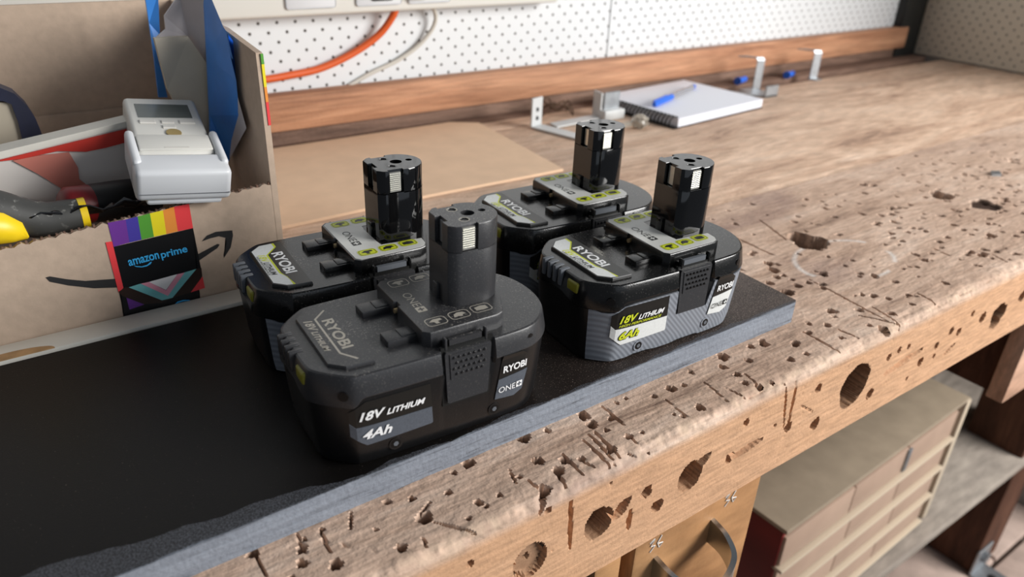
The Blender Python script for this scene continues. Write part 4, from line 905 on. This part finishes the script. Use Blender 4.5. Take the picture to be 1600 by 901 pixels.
# air-conditioner remote sitting in its wall holder, leaning on the front panel
rm = empty('remote_controller', (0, 0, 0), 0, 'white remote controller in its holder resting on the box edge', 'remote')
near_ = Vector((.0925, .4715, ZB+.0945)); far_ = Vector((.1015, .558, ZB+.1170))
yv = (far_-near_).normalized(); xv = yv.cross(Vector((0, 0, 1))).normalized(); xv = (xv+Vector((0, 0, -.13))).normalized(); zv = xv.cross(yv).normalized(); xv = yv.cross(zv)
rm.matrix_world = Matrix.Translation(near_) @ Matrix((xv, yv, zv)).transposed().to_4x4()
L_ = (far_-near_).length
hd = box('holder', (-.0275, -.002, -.004), (.0275, .020, .0175), MT['white'], rm, .0035, 3)
box('holder_lip', (-.0215, -.0005, -.0075), (.0225, .040, -.003), MT['white'], hd, .002, 2)
box('holder_back', (-.0270, .010, -.004), (.0270, .044, .0005), MT['white'], hd, .001, 2)
for x0_, x1_ in ((-.0275, -.0222), (.0222, .0275)): box('holder_arm', (x0_, .008, -.003), (x1_, .046, .0190), MT['white'], hd, .0024, 3)
box('seam_line', (-.0262, -.0023, .0015), (.0262, .001, .0020), MT['greybtn2'], hd)
bd = box('body', (-.0225, .022, .0), (.0225, L_+.004, .0165), MT['cream'], rm, .003, 3)
box('cover', (-.0215, .024, .0155), (.0215, .042, .0180), MT['cream'], bd, .0012, 2)
MT['lcd'] = plain('lcd_grey', (86, 92, 90), .2); MT['tanbtn'] = plain('tan_button', (150, 130, 82), .5); MT['greybtn'] = plain('grey_button', (206, 203, 196), .5)
scr = box('screen', (-.0165, L_-.024, .0162), (.0165, L_-.006, .0168), MT['lcd'], bd)
for x, y, w_, h_ in ((-.012, L_-.030, .005, .0022), (0, L_-.030, .004, .002), (.012, L_-.030, .005, .0022), (0, L_-.0365, .0042, .002)):
    box('button', (x-w_, y-h_, .016), (x+w_, y+h_, .0174), MT['greybtn'], bd, .0006, 1)
tube('power_button', [(0.0015, L_-.0445, .016), (0.0015, L_-.0445, .0174)], .0046, MT['tanbtn'], bd, 18)
box('maker_mark', (-.007, .025, .0180), (.007, .0262, .0182), MT['greybtn'], bd)
# blue masking tape with folded paper, standing in the corner
mf = empty('masking_film_roll', (.128, .60, ZB+.004), 0, 'bundle of folded grey paper and blue masking tape standing in the box corner', 'masking film')
MFI = Matrix.Translation(mf.location).inverted()
def sheet(name, px, y, mat, th=.0025, wav=.004):
    P = [ony(u, v, y+wav*math.sin(v*.05)) for u, v in px]
    P = [p if p.x < .1455 else onx(u, v, .1455) for p, (u, v) in zip(P, px)]
    return prism(name, [MFI @ p for p in P], (0, th, 0), MT[mat], mf)
sheet('blue_tape', [(226, -10), (247, -10), (250, 55), (243, 66), (252, 110), (262, 152), (248, 152), (241, 92), (233, 36)], .618, 'bluefilm')
sheet('grey_film', [(243, 60), (259, 46), (257, 25), (280, -8), (326, -8), (328, 120), (318, 110), (294, 57)], .580, 'greyfilm')
sheet('folded_paper', [(241, 60), (294, 57), (325, 102), (334, 250), (300, 262), (284, 180), (262, 140)], .572, 'greypaper', .005)
sheet('blue_tape', [(319, -8), (328, -8), (349, 42), (364, 64), (369, 125), (374, 180), (358, 252), (330, 262), (328, 180), (324, 90)], .560, 'bluefilm', .003)
sheet('film_tail', [(371, 150), (385, 200), (360, 246), (366, 200)], .553, 'greyfilm', .002)
# navy frame with beige panel
nv = empty('navy_strap', ony(20, 228, .60)-Vector((0, 0, .05)), 0, 'dark navy curved strap around a beige panel in the box', 'strap')
NVI = Matrix.Translation(nv.location).inverted()
prism('strap', [NVI @ ony(u, v, .600) for u, v in ((-30, 134), (0, 137), (22, 146), (42, 165), (56, 186), (68, 215), (80, 290), (50, 290), (36, 222), (28, 190), (18, 163), (5, 158), (-30, 158))], (0, .016, 0), MT['navy'], nv)
prism('panel', [NVI @ ony(u, v, .603) for u, v in ((-30, 160), (16, 160), (28, 190), (40, 240), (48, 290), (-30, 290))], (0, .008, 0), MT['beige'], nv)
# red and white product carton
ct = empty('product_carton', ony(100, 300, .545)-Vector((0, 0, .06)), 0, 'white edged carton with red band and silver front inside the box', 'carton')
CTI = Matrix.Translation(ct.location).inverted()
def cpan(name, px, y, th, mat): return prism(name, [CTI @ ony(u, v, y) for u, v in px], (0, th, 0), MT[mat], ct)
cpan('carton_body', [(-30, 256), (0, 248), (212, 196), (232, 400), (-30, 420)], .5452, .014, 'silver')
cpan('red_band', [(-30, 259), (0, 250), (212, 198), (213, 218), (165, 231), (135, 237), (90, 236), (35, 248), (0, 252), (-30, 260)], .5440, .0012, 'red')
cpan('white_rim', [(-30, 245), (0, 237), (208, 187), (210, 196), (0, 248), (-30, 256)], .5440, .016, 'whitepaint')
cpan('red_print', [(20, 251), (60, 243), (108, 238), (122, 262), (124, 280), (150, 300), (112, 300), (100, 297), (60, 272)], .5440, .001, 'pink')
# dark grip with red end cap
th_ = empty('screwdriver', (.07, .51, ZB+.07), 0, 'black tool handle with dark red end lying in the box', 'tool')
p0 = ony(106, 322, .512); p1 = ony(240, 306, .528); THI = Matrix.Translation(th_.location).inverted(); dv = (p1-p0).normalized()
tube('end_cap', [THI @ p for p in (p0-dv*.004, p0-dv*.003, p0, p0+dv*.014)], .01, MT['redplastic'], th_, 18, rads=[.004, .009, .0120, .0122])
tube('grip', [THI @ p for p in (p0+dv*.013, p0+dv*.03, p0+dv*.05, p1)], .012, MT['black'], th_, 18, rads=[.0122, .0130, .0132, .0125])
# yellow and dark grey knife handle
kn = empty('utility_knife', (.0, .497, ZB+.075), 0, 'dark grey and yellow knife handle lying against the box front', 'tool')
KNI = Matrix.Translation(kn.location).inverted(); ks = [ony(-40, 325, .5), ony(-5, 330, .5), ony(30, 338, .5), ony(70, 343, .5), ony(105, 338, .5), ony(128, 334, .5)]
tube('grip', [KNI @ p for p in bez(ks, 6)], .01, MT['grip'], kn, 14, rads=[.0130-.0035*i/30 for i in range(31)])
q = (ks[-1]-ks[-2]).normalized(); tube('collar', [KNI @ (ks[-1]-q*.001), KNI @ (ks[-1]+q*.003)], .0098, MT['yellow'], kn, 14)
ys_ = [ony(-40, 352, .490), ony(0, 356, .490), ony(26, 362, .490), ony(44, 371, .490)]
tube('yellow_inlay', [KNI @ p for p in ys_], .01, MT['yellow'], kn, 12, rads=[.011, .010, .007, .001])
# crumpled black film pressed against the front panel
bg_ = bmesh.new(); bmesh.ops.create_grid(bg_, x_segments=14, y_segments=8, size=.5)
for v in bg_.verts: v.co = Vector((.055+.09*v.co.x, .500+.022*v.co.y+.003*random.random(), ZB+.081+.012*v.co.x*0+.006*random.random()-.010*v.co.y))
MT['bagfilm'] = dusty('black_bag_film', (20, 20, 22), .2, dust=.8, dscale=120, drgb=(220, 220, 218), thr=.66)
o = frombm('plastic_bag', bg_, MT['bagfilm'], None, True, 80); so = o.modifiers.new('s', 'SOLIDIFY'); so.thickness = .0008
tag(o, 'crumpled black plastic bag with white flecks below the remote', 'bag')

# ------------------------------------------------------------------ cables on the wall
oc = empty('orange_cable', (.427, YW-.02, ZB+.14), 0, 'thick orange power cable hanging from the power board', 'cable')
OCI = Matrix.Translation(oc.location).inverted()
cp = [ony(620, -14, .822), ony(621, 4, .826), ony(612, 28, .832), ony(590, 56, .838), ony(550, 84, .842), ony(500, 107, .844), ony(450, 118, .8445), ony(415, 124, .8445), ony(370, 128, .8445), ony(300, 134, .8445)]
tube('cord', [OCI @ p for p in bez(cp, 8)], .0042, MT['orange'], oc, 12)
p = ony(598, -2, .822); box('plug', OCI @ (p+Vector((-.016, -.006, -.002))), OCI @ (p+Vector((.012, .0005, .045))), MT['black'], oc, .003, 2)
gc = empty('grey_cable', (.478, YW-.02, ZB+.14), 0, 'thin grey white cable hanging from the power board', 'cable')
GCI = Matrix.Translation(gc.location).inverted()
cp = [ony(655, -12, .822), ony(668, 2, .826), ony(680, 20, .836), ony(677, 42, .840), ony(655, 70, .844), ony(620, 95, .846), ony(580, 114, .847), ony(545, 134, .8475)]
tube('cord', [GCI @ p for p in bez(cp, 8)], .0026, MT['greycable'], gc, 10)
p = ony(650, -4, .822); box('plug', GCI @ (p+Vector((-.012, -.008, -.002))), GCI @ (p+Vector((.012, .0005, .045))), MT['white'], gc, .003, 2)

# ------------------------------------------------------------------ spiral notebook and pen
nb_ = empty('spiral_notebook', (.742, .664, ZB), math.radians(5.5), 'white spiral notebook with blank page lying on the bench', 'notebook')
box('back_cover', (-.002, 0, .0), (.203, .146, .0012), MT['black'], nb_)
box('page_block', (.006, .001, .0012), (.202, .145, .0125), MT['paper'], nb_, .0006, 1)
box('top_page', (.005, .0005, .0125), (.2025, .1455, .0130), MT['paper'], nb_)
hx = []; nt_ = 22
for k in range(nt_*10+1): a = 2*math.pi*k/10; hx.append((.003+.0085*math.cos(a), .004+.138*k/(nt_*10), .0075+.0075*math.sin(a)))
tube('spiral_wire', hx, .0011, MT['black'], nb_, 6)
pn = empty('ballpoint_pen', (0, 0, 0), 0, 'clear ballpoint pen with blue cap lying on the notebook', 'pen')
a = onz(1022, 163, .0175); b_ = onz(1086, 134, .0175); a.z = b_.z = ZB+.0130+.0043; pn.location = a; d = b_-a
tube('barrel', [d*.25, d*.93], .0036, MT['clear'], pn, 12); tube('ink_tube', [d*.28, d*.97], .0013, MT['blueplastic'], pn, 8)
tube('cap', [d*0, d*.03, d*.40], .0045, MT['blueplastic'], pn, 12, rads=[.003, .0043, .0043]); tube('tip', [d*.93, d*.97, d*1.0], .003, MT['blueplastic'], pn, 10, rads=[.0036, .0036, .0012])
box('clip', Vector((0, 0, 0)), Vector((d.length*.30, .0022, .0012)), MT['blueplastic'], pn, 0, 2, Matrix.Translation((0, 0, .0040)) @ Matrix.Rotation(math.atan2(d.y, d.x), 4, 'Z'))

# ------------------------------------------------------------------ metal brackets
def strip(name, pts, w, t, mat, parent, wdir):
    """flat bar of width w (along wdir) following a polyline"""
    V = []; F = []; wd = Vector(wdir).normalized(); pts = [Vector(p) for p in pts]
    for i, p in enumerate(pts):
        tg = (pts[min(i+1, len(pts)-1)]-pts[max(i-1, 0)]).normalized(); nn = tg.cross(wd).normalized()
        for a_, b_ in ((-1, -1), (1, -1), (1, 1), (-1, 1)): V.append(p+wd*w/2*a_+nn*t/2*b_)
    for i in range(len(pts)-1):
        for k in range(4): F.append((4*i+k, 4*i+(k+1) % 4, 4*i+4+(k+1) % 4, 4*i+4+k))
    F += [(3, 2, 1, 0), tuple(4*(len(pts)-1)+k for k in range(4))]
    return mk(name, V, F, mat, parent)
k1 = empty('shelf_bracket', (.583, .757, ZB+.0012), 0, 'white coated angle bracket with two screw holes on the bench', 'bracket')
strip('plate', [(0, 0, .037), (0, 0, .002), (.0, -.002, .0006), (.028, -.10, .0006)], .020, .0022, MT['whitemetal'], k1, (1, .25, 0))
for z in (.022, .011): tube('screw_hole', [(0, -.0016, z), (0, .0016, z)], .0028, MT['black'], k1, 12)
k2 = empty('shelf_bracket', (.640, .752, ZB+.0012), 0, 'galvanised angle bracket with upright tab behind the white coated one', 'bracket')
strip('plate', [(.045, .004, .034), (.045, .004, .002), (.044, .002, .0006), (-.035, -.004, .0006)], .018, .0022, MT['whitemetal'], k2, (.1, 1, 0))
box('upright_plate', (.048, -.006, -.001), (.076, -.003, .034), MT['galv'], k2, .0008, 1)
k3 = empty('galvanised_clip', (1.005, .752, ZB+.001), 0, 'galvanised bracket beside the notebook with hooked upright', 'bracket')
strip('base', [(-.055, .03, .001), (0, -.02, .001)], .016, .002, MT['galv'], k3, (.4, .6, 0))
box('front_lip', (-.006, -.030, -.001), (.024, -.027, .016), MT['galv'], k3, .0006, 1)
box('tray', (-.006, -.030, -.001), (.024, .022, .0015), MT['galv'], k3)
strip('upright', [(.032, .018, -.001), (.032, .018, .044), (.030, .020, .048), (.004, .034, .050)], .013, .002, MT['galv'], k3, (.8, -.3, 0))
k4 = empty('hook_bracket', (1.195, .775, ZB-.0005), 0, 'galvanised hooked bracket standing alone near the dark trough', 'bracket')
strip('upright', [(0, 0, 0), (0, 0, .044), (-.002, .002, .048), (-.028, .016, .050)], .014, .002, MT['galv'], k4, (.8, -.3, 0))
box('foot', (-.008, -.012, 0), (.008, .004, .002), MT['galv'], k4)
for (u, v, lb) in ((1158, 124, 'blue plastic plug beside the hooked galvanised bracket and notebook'), (1234, 115, 'blue plastic plug between the two hooked brackets')):
    p = onz(u, v, .006); p.y = min(p.y, .822); o = empty('wall_plug', (p.x, p.y, ZB-.0006), .3, lb, 'plug', 'blue plastic plugs')
    tube('shaft', [(-.012, 0, .0052), (.016, 0, .0052)], .0048, MT['blueplastic'], o, 10); tube('collar', [(-.015, 0, .0062), (-.012, 0, .0062)], .0065, MT['blueplastic'], o, 12)
# tangled wire, white clip and clear wire nut
wr_ = empty('wire_tangle', (.640, .785, ZB), 0, 'tangle of thin rusty wire behind the white brackets', 'wire')
hx = [(.022*math.cos(k*.9+random.random()*.5)*(.5+random.random()*.6), .014*math.sin(k*.9)*(.6+random.random()*.6), .0025+.022*random.random()) for k in range(22)]; hx[0] = (-.03, 0, .0012)
tube('wire', bez(hx, 6), .0011, MT['rust'], wr_, 6)
p = onz(955, 178, .006); tag(box('terminal_block', (p.x-.018, p.y-.008, ZB-.0003), (p.x+.018, p.y+.008, ZB+.013), MT['whitemetal'], None, .002), 'small white terminal block behind the glossy battery stem', 'block')
p = onz(1000, 190, .008); o = empty('clear_connector', (p.x, p.y, ZB), 0, 'crumpled clear plastic connector in front of the notebook spiral', 'connector')
bm = bmesh.new(); bmesh.ops.create_icosphere(bm, subdivisions=3, radius=.011)
for v in bm.verts: v.co *= 1+.28*math.sin(v.co.x*900)*math.cos(v.co.y*700+v.co.z*500); v.co.z = v.co.z*.8+.0085
frombm('shell', bm, MT['clear'], o, True, 60); tube('wire_end', [(-.012, .004, .006), (-.024, .008, .004)], .0035, MT['clear'], o, 10)
# small pale paint chip on the plank
p = onz(1556, 272, .001); o = tag(prism('metal_shaving', [(p.x-.01, p.y, ZB-.0008), (p.x, p.y-.006, ZB-.0008), (p.x+.012, p.y+.002, ZB-.0008), (p.x+.002, p.y+.007, ZB-.0008)], (0, 0, .0035), MT['galv']), 'small shiny metal shaving lying on the far end of the plank', 'shaving')
